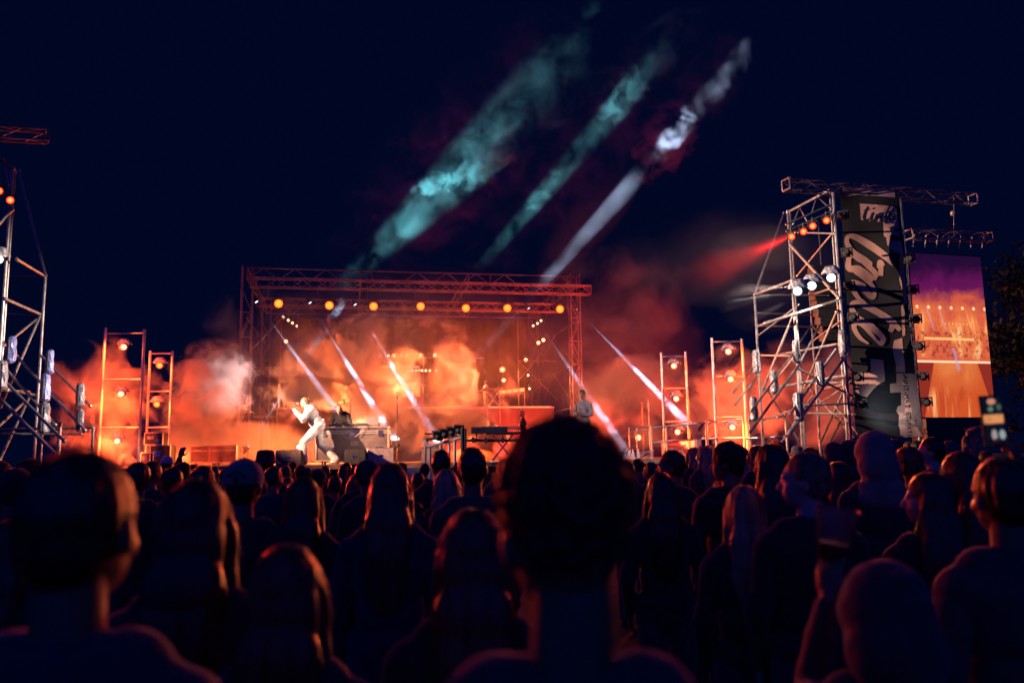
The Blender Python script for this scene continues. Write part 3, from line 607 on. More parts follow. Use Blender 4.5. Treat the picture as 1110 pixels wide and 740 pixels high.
# ------------------------------------------------------------------ LED screen
STL, STR, SBR, SBL = at(985, 275, 20.0), at(1064, 277, 20.6), at(1080, 452, 20.6), at(1001, 452, 20.0)
sw = ((STR - STL) + (SBR - SBL)) / 2; sw.z = 0; SW = sw.length; sw.normalize(); SH = (STL.z + STR.z - SBL.z - SBR.z) / 2
so = (STL + SBL) / 2; so.z = (SBL.z + SBR.z) / 2
scr = empty('video_screen', so, math.atan2(sw.y, sw.x), 'tall LED video screen showing the orange lit stage under purple smoke', 'video screen')
MB().box((SW / 2, .16, SH / 2), (SW + .06, .24, SH + .06)).build('cabinet', BLACK, scr)
M_ = bpy.data.materials.new('screen_image'); M_.use_nodes = True; t = M_.node_tree; t.nodes.clear()
e = t.nodes.new('ShaderNodeEmission'); o_ = t.nodes.new('ShaderNodeOutputMaterial'); t.links.new(e.outputs[0], o_.inputs[0]); oc = coords(t)
sc = scaled(t, oc, (1 / SW, 1, 1 / SH)); X, _, Z = xyz(t, sc)
n1 = noise(t, oc, 1.1, 6, .6, .6); n2 = noise(t, scaled(t, oc, (1, 1, .35)), 2.6, 5, .6, .3); n3 = noise(t, scaled(t, oc, (1, 1, .12)), 4.0, 3); n4 = noise(t, oc, 9.0, 3)
zz = Z + (n1 - .5) * .35
c = mix(t, zz.step(.66, .80), (.8, .13, .06), (.14, .008, .10)); c = mix(t, zz.step(.80, .95), c, (.02, .004, .04))
c = mix(t, (n2.step(.42, .62)) * (Z.step(.33, .42)) * ((Z * -1 + .72).step(0, .15)), c, (1.1, .32, .09)); c = mix(t, (n2.step(.55, .66)) * Z.step(.33, .4) * ((Z * -1 + .66).step(0, .12)), c, (1.3, .65, .3))
dark = (n4.step(.5, .62)) * Z.step(.34, .38) * ((Z * -1 + .56).step(0, .05)) * .65; c = mix(t, dark, c, (.12, .015, .02))
low = (Z * -1 + .335).step(0, .006); c = mix(t, low, c, (.32, .03, .02))
tz = (Z * -1 + .335) * .55 + .30; trap = ((X - .52).abs() * -1 + tz).step(0, .01) * low; c = mix(t, trap, c, (.72, .10, .025)); c = mix(t, trap * (Z * -1 + .335).step(.22, 0.0) * ((X - .52).abs() * -1 + .42).step(0, .3) * (n1.step(.2, .6)), c, (.95, .28, .08)); c = mix(t, trap * n2.step(.55, .7) * .5, c, (.5, .05, .02)); c = mix(t, trap * n3.step(.5, .7) * (Z * -1 + .2).step(0, .1), c, (1.15, .5, .2))
ln = ((Z - .335).abs() * -1 + .007).gt(0); c = mix(t, ln, c, (1.2, .8, .5)); ln = (((Z - .475).abs() * -1 + .008).gt(0)) * X.gt(.12) * X.lt(.8); c = mix(t, ln, c, (1.3, .6, .2))
m_ = (X + .02).mod(.155) - .0775; dots = ((m_ * m_) * (SW * SW) + (Z - .668) * (Z - .668) * (SH * SH)).sqrt(); c = mix(t, (dots * -1 + .055).step(0, .02), c, (1.5, .8, .3))
m2 = (X).mod(.05) - .025; d2 = ((m2 * m2) * (SW * SW) + (Z - .57) * (Z - .57) * (SH * SH)).sqrt() ; c = mix(t, (d2 * -1 + .022).step(0, .01) * X.gt(.4) * X.lt(.75), c, (1.4, .7, .35))
for (x0, z0, sl, ww) in ((.18, .668, -.62, .014), (.34, .668, -.62, .012), (.5, .42, -.42, .035)):
    bm_ = ((X - x0) + (Z - z0) * (-sl if sl < 0 else sl)).abs(); c = mix(t, (bm_ * -1 + ww).step(0, ww) * .55 * (Z * -1 + z0).gt(0) * (Z - (z0 - .14)).gt(0), c, (.45, .4, .75))
gx = (X * 4).mod(1.0); gz = (Z * 7).mod(1.0); seam = (gx.lt(.012).max(gz.lt(.01))) * -.22 + 1; fine = (noise(t, oc, 40, 2) * .35 + .82) * seam
sv = t.nodes.new('ShaderNodeVectorMath'); sv.operation = 'SCALE'; t.links.new(c, sv.inputs[0]); t.links.new(fine.s, sv.inputs['Scale']); t.links.new(sv.outputs[0], e.inputs[0]); e.inputs[1].default_value = .9
M_.cycles.emission_sampling = 'FRONT'
sp = MB()._add([(0, 0, 0), (SW, 0, 0), (SW, 0, SH), (0, 0, SH)], [(0, 1, 2, 3)]).build('display', M_, scr, norm=False); sp.location.y = .03
MB().box((SW / 2, .1, -.38), (SW + .1, .5, .68)).build('base_housing', BLACK, scr)
MB().tube((.2, .2, -.7), (.2, .2, -so.z), .04).tube((SW - .2, .2, -.7), (SW - .2, .2, -so.z), .04).tube((.2, .2, -.8), (SW - .2, .2, -so.z + .2), .02).build('support_frame', STEEL, scr)
# hanging loudspeaker line array inside the right tower
arr = empty('line_array', at(893, 330, YB + .6), 0, 'curved black line array of loudspeakers hanging inside the right tower', 'loudspeaker')
for i in range(9):
    MB().box((-.0, -.02 * i * i * .4, .9 - i * .23), (.62, .4, .215), Euler((R(i * 2.2), 0, 0)).to_matrix(), .015, .97).build('cabinet', BLACK, arr)
MB().tube((0, 0, 1.0), (0, 0, 2.2), .015).build('hoist_chain', STEEL, arr)
# ------------------------------------------------------------------ smoke
SMK = [0]
def smoke(px, py, Y, rx, ry, rd, dens, scale, label, t0=.40, t1=.28, amp=5.0, col=(.92, .92, .92), aniso=.1, tilt=0.0, detail=6, dist=.6, step=1.0, name='smoke_cloud', sub=3, stretch=(1, 1, 1)):
    "a body of smoke: closed hull, density = noise against a threshold that rises towards the hull. rx, ry in photo pixels, rd in metres"
    SMK[0] += 1
    c = at(px, py, Y); a, b = rx * Y / FPX, ry * Y / FPX
    o = MB().ball((0, 0, 0), (a, rd, b), sub=sub).build(name, None); o.location = c
    o.rotation_euler.y = -R(tilt)
    m = bpy.data.materials.new(name); m.use_nodes = True; t = m.node_tree; t.nodes.clear()
    out = t.nodes.new('ShaderNodeOutputMaterial'); pv = t.nodes.new('ShaderNodeVolumePrincipled'); t.links.new(pv.outputs[0], out.inputs['Volume'])
    oc = coords(t); off = (SMK[0] * 7.3, SMK[0] * 3.1, SMK[0] * 5.7)
    x, y, z = xyz(t, scaled(t, oc, (1 / a, 1 / rd, 1 / b))); r2 = x * x + y * y + z * z
    n = noise(t, scaled(t, oc, stretch, off), scale, detail, .6, dist)
    d = (n - (r2 * t1 + t0)) * amp
    d = d.max(0.0).min(1.0) * (1 - r2).step(0, .3) * dens
    t.links.new(d.s, pv.inputs['Density']); pv.inputs['Color'].default_value = (*col, 1); pv.inputs['Anisotropy'].default_value = aniso
    m.cycles.volume_sampling = 'MULTIPLE_IMPORTANCE'; m.cycles.volume_step_rate = step
    o.data.materials.append(m); tag(o, label, 'smoke', None, 'stuff'); return o
smoke(405, 415, 36, 180, 95, 5.0, 1.2, .5, 'thick orange lit smoke billowing over the band on the stage', t0=.56, t1=.06, amp=11, detail=8, step=.7)
smoke(440, 378, 34, 215, 80, 6.5, .035, .5, 'thin brownish smoke hanging under the stage roof', t0=.36, t1=.15, amp=5)
smoke(440, 395, 36.5, 225, 120, 5, .013, .3, 'thin even haze in front of the roof crossed by the beams', t0=.12, t1=.3, amp=2.5, step=2)
smoke(685, 410, 37, 95, 110, 4, .022, .5, 'thin even smoke right of the roof crossed by the outer beam', t0=.15, t1=.3, amp=2.5, step=2)
smoke(224, 425, 26, 52, 66, 1.6, 1.5, 1.5, 'dense white smoke plume left of the stage', t0=.42, t1=.13, amp=12, tilt=-25, detail=9, step=.5)
smoke(285, 385, 31, 80, 80, 2.5, .3, .6, 'greyish smoke drifting at the left roof tower', t0=.42, t1=.18, amp=5)
smoke(112, 435, 24, 66, 75, 1.6, 1.1, .9, 'orange red smoke around the left lamp ladders', t0=.42, t1=.15, amp=6)
smoke(130, 468, 23.3, 44, 46, .8, 2.4, 1.3, 'bright orange smoke puff at the foot of the left lamp ladders', t0=.44, t1=.15, amp=7)
smoke(250, 484, 28, 150, 30, 3, .9, .6, 'low orange smoke along the left part of the stage floor', t0=.38, t1=.18, amp=5)
smoke(350, 395, 38.5, 52, 56, 1.8, 3, .7, 'bright curling smoke puff above the long LED bar', t0=.38, t1=.24, amp=10, detail=9, step=.6)
smoke(322, 428, 37, 34, 36, 1.3, 3, .9, 'bright smoke puff at the left end of the LED bar', t0=.38, t1=.24, amp=10, detail=9, step=.6)
smoke(396, 438, 38, 46, 46, 1.4, 2.2, .8, 'glowing smoke puff behind the robed figure', t0=.38, t1=.24, amp=10, detail=9, step=.6)
smoke(428, 405, 41, 40, 46, 1.4, 1.6, .8, 'glowing smoke over the drum kit', t0=.38, t1=.24, amp=10, detail=9, step=.6)
smoke(495, 400, 41, 26, 46, 1.3, 3, .9, 'glowing smoke column over the right beam', t0=.38, t1=.24, amp=10, tilt=20, detail=9, step=.6)
smoke(428, 462, 36, 34, 50, 1.5, .8, .8, 'pale blue smoke right of the flight case', t0=.42, t1=.12, amp=6)
smoke(668, 335, 30, 110, 75, 3, .13, .6, 'faint brown smoke drifting right of the roof', t0=.44, t1=.12, amp=4)
smoke(700, 435, 28, 115, 58, 2.5, .8, .7, 'dark red smoke behind the right part of the stage', t0=.42, t1=.14, amp=5)
smoke(712, 424, 37.6, 70, 24, 1.4, 1.2, .8, 'pale smoke band crossed by the white beam on the right', t0=.33, t1=.25, amp=6, tilt=-43)
smoke(655, 450, 37.4, 30, 30, 1.4, 1.2, .9, 'pale smoke lit by a white beam right of the roof tower', t0=.38, t1=.2, amp=6)
smoke(798, 435, 24.5, 62, 66, 1.6, 1.2, .9, 'orange red smoke between the right lamp ladder and the scaffold', t0=.42, t1=.14, amp=6)
smoke(870, 425, 24.5, 90, 66, 2.0, .6, .6, 'dim red smoke behind the right scaffold tower', t0=.38, t1=.16, amp=4)
smoke(790, 280, 20, 150, 60, 1.6, .020, .4, 'thin red lit smoke left of the right tower lamps', t0=.2, t1=.3, amp=2.5)
smoke(822, 270, 18.7, 62, 30, .8, .05, .8, 'soft red glow of smoke close to the red tower lamps', t0=.2, t1=.3, amp=2.5)
smoke(835, 330, 17.6, 60, 36, 1.2, .008, .6, 'thin white lit smoke beside the white tower lamps', t0=.25, t1=.25, amp=3)
# smoke drifting above the roof, seen where the three long beams cross it
def YV(px, py, v): return ats(px, py, v).y
smoke(488, 198, YV(488, 198, 11), 125, 62, 3, .42, .5, 'teal smoke cloud high above the roof, left beam', t0=.46, t1=.12, amp=5, tilt=42, detail=9)
smoke(500, 165, YV(500, 165, 11), 250, 80, 3, .10, .5, 'thin teal smoke streak of the left sky beam', t0=.43, t1=.12, amp=5, tilt=48, detail=9)
smoke(635, 158, YV(635, 158, 11), 230, 56, 2.4, .13, .55, 'thin teal smoke streak of the middle sky beam', t0=.43, t1=.12, amp=5, tilt=50, detail=9)
smoke(672, 108, YV(672, 108, 11), 50, 30, 1.2, .6, 1.0, 'small pale teal smoke patch high in the middle sky beam', t0=.44, t1=.15, amp=6, tilt=55, detail=9)
smoke(592, 205, YV(592, 205, 11), 46, 26, 1.2, .3, 1.0, 'small teal smoke patch low in the middle sky beam', t0=.44, t1=.15, amp=5, tilt=50, detail=9)
smoke(722, 152, YV(722, 152, -8), 60, 36, 1.2, .9, 1.3, 'pale smoke cloud in the right sky beam', t0=.44, t1=.13, amp=7, tilt=58, detail=9)
smoke(765, 95, YV(765, 95, -8), 85, 40, 1.2, .10, .9, 'faint teal smoke at the upper end of the right sky beam', t0=.40, t1=.14, amp=5, tilt=55, detail=9)
smoke(632, 248, YV(632, 248, -8), 105, 30, .9, .16, .5, 'thin even smoke in the lower part of the right sky beam', t0=.15, t1=.35, amp=2, tilt=47)
smoke(528, 184, YV(528, 184, 11), 46, 24, 1.2, 2.6, 1.0, 'bright white smoke wisp in the left sky beam, right one of two', t0=.43, t1=.15, amp=9, tilt=22, detail=9)
smoke(470, 199, YV(470, 199, 11), 36, 15, 1.0, 1.6, 1.6, 'bright white smoke wisp in the left sky beam, left one of two', t0=.42, t1=.15, amp=9, tilt=8, detail=9)
smoke(288, 458, 28.3, 34, 42, 1.6, .03, .8, 'thin smoke around the floor beam left of the singer', t0=.2, t1=.3, amp=3, step=2)
smoke(475, 435, 29.5, 60, 55, 1.8, .045, .8, 'thin smoke around the floor beam right of the flight case', t0=.2, t1=.3, amp=3, step=2)
smoke(385, 478, 21.2, 62, 30, .3, .35, 1.5, 'thin warm smoke creeping over the flight case', t0=.3, t1=.25, amp=3, step=2)
# ------------------------------------------------------------------ light from the lamps, and added sources without a fixture
def wlamp(p, t, *a): return spot('tower_light', p + (t - p).normalized() * .55 + Vector((0, -.1, 0)), t, *a)
OR = (1, .15, .03); ORW = (1, .24, .08); RD = (1, .02, .015); WH = (.9, .93, 1)
for i, (px, py, v, P, c, an) in enumerate([(322, 425, 4.0, 4200, OR, 110), (350, 398, 4.4, 4600, OR, 110), (393, 428, 4.4, 4200, OR, 110), (440, 392, 5.6, 2800, OR, 100), (497, 392, 5.6, 4600, OR, 100), (545, 402, 5, 900, ORW, 100), (300, 484, -2, 2000, OR, 140), (345, 478, -5, 3000, OR, 140), (460, 470, 0, 1800, OR, 140), (510, 474, -2, 1200, OR, 140), (200, 492, -6, 260, OR, 140)]):
    p = ats(px, py, v); spot('stage_light', p, p + Vector((-p.x * .3, -6, -3.8)), c, P * 2.4, an, .6)  # some of these stage sources are added, with no fixture of their own
for (px, py, v, P) in ((345, 410, 3.4, 1300), (325, 440, 2.5, 900), (497, 415, 5, 1100), (400, 455, 1.5, 800), (430, 415, 4.5, 700)):
    q_ = ats(px, py, v); spot('glow_light', q_, q_ + Vector((0, -1, -.9)), (1, .26, .10), P * 3.6, 165, .5)
for i, (px, py) in enumerate(ORPOS):
    p = ats(px, py, .5); tg = p + Vector(((.25, .05, .1, .35, .0, .0, .35)[i] * 6, -3.0, -8)); spot('roof_light', p, tg, (1, .07, .03), 1500, 13, .5, const=1)
for i, (p, q, r_) in enumerate(BL): spot('beam', p + (q - p).normalized() * .3, q, (.50, .66, 1), (26000, 24000, 28000, 26000, 60000)[i], 3.8, .8, const=2)
for i, (p, q, r_) in enumerate(FL[:2]): spot('beam', p + (q - p).normalized() * .3, q, (.50, .66, 1), (40000, 2200)[i], 3.8, .5, const=2)
for i, p in enumerate(LADL):
    point('ladder_light', p + Vector((0, -.22, -.05)), (1, .10, .02), (30, 35, 60, 12, 12, 12, 20, 20, 20, 25, 35, 40)[i], .05)
    sd_ = -.5 if i < 3 else .6; spot('ladder_light', p + Vector((sd_ * .3, -.3, -.1)), p + Vector((sd_ * 1.5, 1.2, -.9)), (1, .075, .014), (1500, 1800, 2600, 250, 250, 250, 500, 500, 500, 700, 1700, 1700)[i], 120, .8)
for p in RP_: wlamp(p, at(700, 325, 24), RD, 3600, 24, 1)
LTW = at(-2, 281, YF - 2)
spot('tower_light', LTW, at(343, 455, 21.2), (1, .72, .56), 6500, 12, .9)
spot('tower_light', LTW, at(400, 465, 21.4), (1, .46, .27), 26000, 24, 1)
wlamp(WP_[2], at(632, 445, 21.6), (1, .85, .78), 22000, 10, .9)
wlamp(WP_[0], at(228, 418, 27), (.95, .9, .9), 60000, 8, 1)
wlamp(WP_[0], at(790, 345, 22), WH, 90, 60, .9)
# the long sky beams
for (a, b, v, P, an) in (((300, 378), (500, 184), 11, 850, 13), ((400, 430), (650, 138), 11, 850, 4.8), ((432, 481), (715, 165), -8, 230, 4.8)):
    spot('sky_beam', ats(*a, v), ats(*b, v), (.09, .42, .48) if v > 0 else (.24, .52, .66), P, an, 1.0, const=2)
spot('tower_light', LTW, at(955, 340, 18.6), (1, .66, .5), 34000, 22, .9)
spot('tower_light', LTW, at(850, 400, 19), (1, .72, .6), 7000, 50, .9)
spot('tower_light', at(955, 452, 18.0), at(965, 440, 18.6), (.85, .92, 1), 25, 120, .9)  # added faint white light in front of the banner, no lamp stands here
# the towers' red lamps also reach the audience
spot('wash_light', RP_[3] + Vector((0, -.3, 0)), Vector((-1, 5, 1.0)), (1, .03, .012), 450, 80, .8)
spot('wash_light', at(11, 217, YF - 2), Vector((-1, 5, 1.0)), (1, .03, .012), 450, 80, .8)
spot('stage_light', ats(694, 476, -9), ats(694, 430, -5), (1, .03, .012), 1600, 150, .6)
wlamp(WP_[1], at(343, 455, 20.9), (1, .66, .5), 7000, 9, .9)
# warm red light of the ladder lamps grazing the audience
spot('ladder_light', LADL[1] + Vector((.2, -.5, 0)), Vector((0, 2, 1.3)), (1, .035, .014), 2400, 38, .9)
spot('ladder_light', LADL[10] + Vector((-.2, -.5, 0)), Vector((-1, 2.5, 1.3)), (1, .035, .014), 1400, 38, .9)
spot('ladder_light', LADL[9] + Vector((.1, -.5, 0)), Vector((5, 6, 1.5)), (1, .07, .02), 2200, 40, .9)
spot('ladder_light', LADL[2] + Vector((0, -.5, 0)), Vector((-4, 8, 1.5)), (1, .07, .02), 2500, 50, .9)
for (px, py, v, P, c) in ((745, 478, -9, 2200, (1, .05, .015)), (665, 474, -5, 2200, (1, .06, .02)), (845, 474, -12, 1300, (1, .025, .012))):
    q_ = ats(px, py, v); spot('stage_light', q_ + Vector((0, -.5, 0)), q_ + Vector((0, 1, .55)), c, P * 1.5, 150, .7)  # added red sources without lamps, to redden the smoke on the right
spot('ladder_light', LADL[11] + Vector((-.2, -.6, .1)), at(757, 492, 10), (1, .25, .08), 3200, 12, .8)
spot('ladder_light', LADL[9] + Vector((.1, -.6, 0)), at(1010, 490, 7), (1, .16, .04), 9000, 14, .9)
wlamp(WP_[1], at(10, 370, 17.0), (1, .74, .62), 26000, 20, 1)
wlamp(WP_[2], at(845, 400, 19.5), (1, .78, .68), 900, 100, 1)
# ------------------------------------------------------------------ people
SKIN = mat('skin', (.26, .13, .06), .5, 0, .12, 9); SKIN2 = mat('skin_fair', (.52, .34, .26), .5, 0, .1, 9)
def hairmat(n, c): return mat(n, c, .38, 0, .55, 38, .9, 60, (1, 1, .05), .5)
def curlmat(n, c): return mat(n, c, .5, 0, .6, 45, 1.0, 70, (1, 1, 1), .4)
H_DARK = hairmat('dark_hair', (.022, .014, .010)); H_BRN = hairmat('brown_hair', (.07, .035, .018)); H_BLD = hairmat('blond_hair', (.34, .21, .10)); H_RED = hairmat('auburn_hair', (.13, .045, .02))
H_CURL = curlmat('dark_curly_hair', (.02, .013, .01)); H_BCURL = curlmat('blond_curly_hair', (.42, .26, .13)); H_SHB = curlmat('short_fair_hair', (.2, .13, .07))
def cloth(n, c, **k): return mat(n, c, .85, 0, .25, 14, .35, 9, sheen=.25, **k)
C_NAVY = cloth('navy_cotton', (.018, .022, .035)); C_BLK = cloth('black_cotton', (.016, .015, .016)); C_GREY = cloth('dark_grey_wool', (.05, .048, .05)); C_SAND = cloth('sand_fleece', (.30, .21, .15)); C_WHT = cloth('white_cotton', (.6, .57, .54))
C_GSW = cloth('grey_sweatshirt', (.40, .35, .33)); C_OLV = cloth('olive_canvas', (.07, .065, .04)); C_DEN = cloth('dark_denim', (.03, .035, .06)); C_RUST = cloth('rust_shirt', (.45, .16, .09)); C_BRN = cloth('brown_jacket', (.09, .055, .04)); C_CAP = cloth('tan_cap_cotton', (.34, .24, .16)); C_CREAM = cloth('cream_linen', (.62, .5, .4))
def V(*a): return Vector(a)
def DJ():
    return dict(pel=V(0, 0, .96), che=V(0, 0, 1.28), nek=V(0, -.012, 1.44), hed=V(0, .012, 1.632), hr=(0, 0, 0),
                sh=[V(s * .172, -.01, 1.365) for s in (-1, 1)], el=[V(s * .235, -.03, 1.11) for s in (-1, 1)], wr=[V(s * .215, .07, .88) for s in (-1, 1)],
                hp=[V(s * .09, 0, .92) for s in (-1, 1)], kn=[V(s * .105, .025, .5) for s in (-1, 1)], an=[V(s * .11, -.02, .085) for s in (-1, 1)], curl=[.5, .5], pn=[V(1, 0, 0), V(-1, 0, 0)], build=1.0)
def cap_(m, a, b, ra, rb):
    m.tube(a, b, ra, rb, n=12); m.ball(a, ra, sub=2); m.ball(b, rb, sub=2)
def hand_(m, w, d, pn, curl, g=1.0):
    d = d.normalized(); pn = (pn - d * pn.dot(d)).normalized(); ac = d.cross(pn)
    Mx = Matrix((ac, d, pn)).transposed()
    m.ball(w + d * .05, (.040 * g, .052, .017), Mx); m.ball(w + d * .015, (.027, .03, .02), Mx)
    for i, (o, L) in enumerate(((-.030, .070), (-.010, .082), (.011, .076), (.031, .060))):
        b = w + d * .088 + ac * o; c1 = curl * 1.0; d1 = (d * math.cos(c1) + pn * math.sin(c1)); d2 = (d * math.cos(c1 * 2.2) + pn * math.sin(c1 * 2.2))
        p1 = b + d1 * L * .52; p2 = p1 + d2 * L * .48; m.tube(b - d * .02, p1, .0095, .0088, 7); m.ball(p1, .0088, sub=1); m.tube(p1, p2, .0086, .0072, 7); m.ball(p2, .0074, sub=1)
    tb = w + d * .03 - ac * .034; t1 = tb + (-ac * .62 + d * .7 + pn * .25).normalized() * .036; t2 = t1 + (d * .8 + pn * (.3 + curl * .5) - ac * .1).normalized() * .034
    m.tube(tb, t1, .0125, .0105, 8); m.ball(t1, .0105, sub=1); m.tube(t1, t2, .0102, .0082, 8); m.ball(t2, .0084, sub=1)
def headM(J): return Euler(J['hr']).to_matrix()
def torso_(m, J, g):
    P, C, Nk, B = J['pel'], J['che'], J['nek'], J['build']
    q = (C - P).to_track_quat('Z', 'Y').to_matrix(); sx = (J['sh'][1] - J['sh'][0]); ya = math.atan2(sx.y, sx.x)
    ax = (C - P).normalized(); xx = (sx - ax * sx.dot(ax)).normalized(); Mx = Matrix((xx, ax.cross(xx), ax)).transposed()
    m.ball(C + ax * .01, (.165 * B + g, .112 * B + g, .19), Mx, 3); m.ball(P.lerp(C, .42), (.138 * B + g, .1 * B + g, .17), Mx, 3); m.ball(P, (.165 * B + g, .118 * B + g, .13), Mx, 3)
    m.ball(C + ax * .06, (.15 * B + g, .1 + g, .115), Mx, 3)
    for s in J['sh']: cap_(m, C + ax * .09, s, .062 + g, .05 * B + g); cap_(m, Nk + Vector((0, 0, -.015)), C + ax * .10 + (s - C) * .55, .042 + g * .7, .048 + g)
def figure(J, part):
    m = MB(); B = J['build']; HM = headM(J); H = J['hed']
    def hp_(x, y, z): return H + HM @ V(x, y, z)
    if part == 'body':
        m.ball(hp_(0, -.008, .012), (.075, .094, .098), HM, 3); m.ball(hp_(0, .02, -.045), (.062, .072, .068), HM, 3); m.ball(hp_(0, .062, -.085), (.028, .022, .022), HM)
        cap_(m, hp_(0, .084, .01), hp_(0, .108, -.028), .009, .0135); m.ball(hp_(0, .085, -.058), (.024, .012, .009), HM)
        for s in (-1, 1):
            m.ball(hp_(s * .077, -.01, -.012), (.011, .021, .031), HM); m.ball(hp_(s * .03, .078, .022), (.025, .014, .008), HM); m.ball(hp_(s * .031, .073, .002), (.013, .013, .010), HM); m.ball(hp_(s * .045, .05, -.03), (.022, .03, .025), HM)
        cap_(m, J['nek'] + V(0, 0, -.03), hp_(0, -.02, -.07), .058 * B, .05 * B); torso_(m, J, 0)
        for i in (0, 1):
            cap_(m, J['sh'][i], J['el'][i], .047 * B, .038); cap_(m, J['el'][i], J['wr'][i], .038, .026); d = J['wr'][i] - J['el'][i]; hand_(m, J['wr'][i], J.get('hd', [d, d])[i] or d, J['pn'][i], J['curl'][i])
            cap_(m, J['hp'][i], J['kn'][i], .082 * B, .055); cap_(m, J['kn'][i], J['an'][i], .054, .036); f = V(0, 1, 0) if 'ft' not in J else J['ft'][i]
            a = J['an'][i]; cap_(m, a + V(0, 0, -.04) - f * .03, a + f * .13 + V(0, 0, -.055), .038, .03)
    elif part == 'top':
        torso_(m, J, .02 + J.get('bag', 0))
        for i in (0, 1): bg_ = J.get('bag', 0); cap_(m, J['sh'][i], J['el'][i], .058 * B + bg_ * .5, .052 + bg_); e, w = J['el'][i], J['wr'][i]; cap_(m, e, e.lerp(w, .94), .052 + bg_, .038 + bg_ * .6)
        cap_(m, J['nek'] + V(0, 0, -.045), J['nek'] + V(0, 0, .005), .078, .068)
    elif part == 'tee':
        torso_(m, J, .016)
        for i in (0, 1): cap_(m, J['sh'][i], J['sh'][i].lerp(J['el'][i], .7), .062 * B, .06)
    elif part == 'trousers':
        m.ball(J['pel'] + V(0, 0, -.03), (.175 * B, .128 * B, .13), None, 3)
        for i in (0, 1): cap_(m, J['hp'][i], J['kn'][i], .098 * min(B, 1.1) + J.get('bag', 0), .072 + J.get('bag', 0)); cap_(m, J['kn'][i], J['an'][i] + V(0, 0, .02), .07 + J.get('bag', 0), .062 + J.get('bag', 0) * 1.3)
    elif part == 'skirt_robe':
        torso_(m, J, .035); m.tube(J['pel'] + V(0, 0, .2), V(0, 0, .1), .17, .30, 24); m.ball(J['pel'], (.2, .16, .16))
        for i in (0, 1): cap_(m, J['sh'][i], J['el'][i], .07, .075); cap_(m, J['el'][i], J['el'][i].lerp(J['wr'][i], .85), .075, .08)
    elif part in ('shoe0', 'shoe1'):
        for i in (int(part[-1]),):
            f = V(0, 1, 0) if 'ft' not in J else J['ft'][i]; a = J['an'][i]; cap_(m, a + V(0, 0, -.035) - f * .035, a + f * .145 + V(0, 0, -.048), .046, .038); m.ball(a + V(0, 0, -.01), .05)
    elif part == 'hair_short':
        m.ball(hp_(0, -.018, .026), (.083, .096, .098), HM, 3); m.ball(hp_(0, -.045, -.015), (.071, .062, .075), HM, 3)
    elif part == 'hair_crop':
        m.ball(hp_(0, -.016, .050), (.088, .105, .093), HM, 3); m.ball(hp_(0, -.05, .012), (.071, .058, .068), HM, 3)
        rr = random.Random(3)
        for i in range(260):
            a, b = rr.uniform(0, 6.28), rr.uniform(.2, 1.5); q = V(math.cos(a) * math.cos(b), math.sin(a) * math.cos(b), math.sin(b))
            m.ball(hp_(q.x * .086, -.018 + q.y * .103, .043 + q.z * .102), rr.uniform(.006, .011), sub=1)
    elif part == 'hair_curly':
        m.ball(hp_(0, -.018, .042), (.094, .108, .098), HM, 3); m.ball(hp_(0, -.05, .0), (.077, .066, .08), HM, 3)
        rr = random.Random(3)
        for i in range(170):
            a, b = rr.uniform(0, 6.28), rr.uniform(-.35, 1.5); q = V(math.cos(a) * math.cos(b), math.sin(a) * math.cos(b), math.sin(b))
            if q.y > .55 and q.z < .35 or q.z < -.15: continue
            m.ball(hp_(q.x * .092, -.02 + q.y * .104, .043 + q.z * .098), rr.uniform(.009, .016), sub=1)
    elif part in ('hair_long', 'hair_wavy', 'hair_bigcurl'):
        big = part == 'hair_bigcurl'
        m.ball(hp_(0, -.018, .028), (.087, .101, .1), HM, 3); m.ball(hp_(0, -.05, -.04), (.094, .072, .12), HM, 3)
        nk = J['nek']; B0 = hp_(0, -.055, -.09)
        m.ball((B0 + nk) / 2 + V(0, -.045, -.02), (.108, .062, .13), None, 3); m.ball(nk + V(0, -.085, -.10), (.112, .045, .19), None, 3); m.ball(nk + V(0, -.09, -.20), (.085, .038, .16), None, 3)
        for s in (-1, 1): cap_(m, hp_(s * .078, -.0, .0), nk + V(s * .10, .0, -.10), .026, .03); cap_(m, nk + V(s * .10, .0, -.10), nk + V(s * .105, .02, -.24), .028, .012)
        if big:
            rr = random.Random(8)
            for i in range(240):
                a, z = rr.uniform(0, 6.28), rr.uniform(-.42, .12); k = .1 + .05 * min(1, (.12 - z) * 3)
                if math.sin(a) > .5 and z > -.15: continue
                m.ball(hp_(math.cos(a) * k, -.035 + math.sin(a) * k * .85, z), rr.uniform(.016, .03), sub=1)
    elif part == 'hair_bun':
        m.ball(hp_(0, -.018, .026), (.082, .097, .098), HM, 3); m.ball(hp_(0, -.045, -.01), (.071, .062, .08), HM, 3); m.ball(hp_(0, -.035, .14), (.045, .045, .038), HM, 3); rr = random.Random(3)
        for i in range(26):
            a, b = rr.uniform(0, 6.28), rr.uniform(-1, 1.5); m.ball(hp_(.045 * math.cos(a) * math.cos(b), -.035 + .045 * math.sin(a) * math.cos(b), .14 + .038 * math.sin(b)), .012, sub=1)
        for s in (-1, 1): cap_(m, hp_(s * .07, .0, -.0), hp_(s * .085, -.02, -.14), .016, .01)
        nk = J['nek']; cap_(m, hp_(0, -.07, -.04), nk + V(.03, -.09, -.16), .05, .025)
    elif part == 'hood':
        m.ball(hp_(0, -.02, .025), (.112, .125, .122), HM, 3); m.ball(hp_(0, -.055, -.07), (.118, .11, .13), HM, 3); cap_(m, hp_(0, -.05, .06), hp_(0, -.10, .10), .05, .03)
        nk = J['nek']; m.ball(nk + V(0, -.03, -.0), (.14, .105, .075), None, 3); m.ball(nk + V(0, -.07, -.06), (.15, .07, .075), None, 3)
    elif part == 'hood_down':
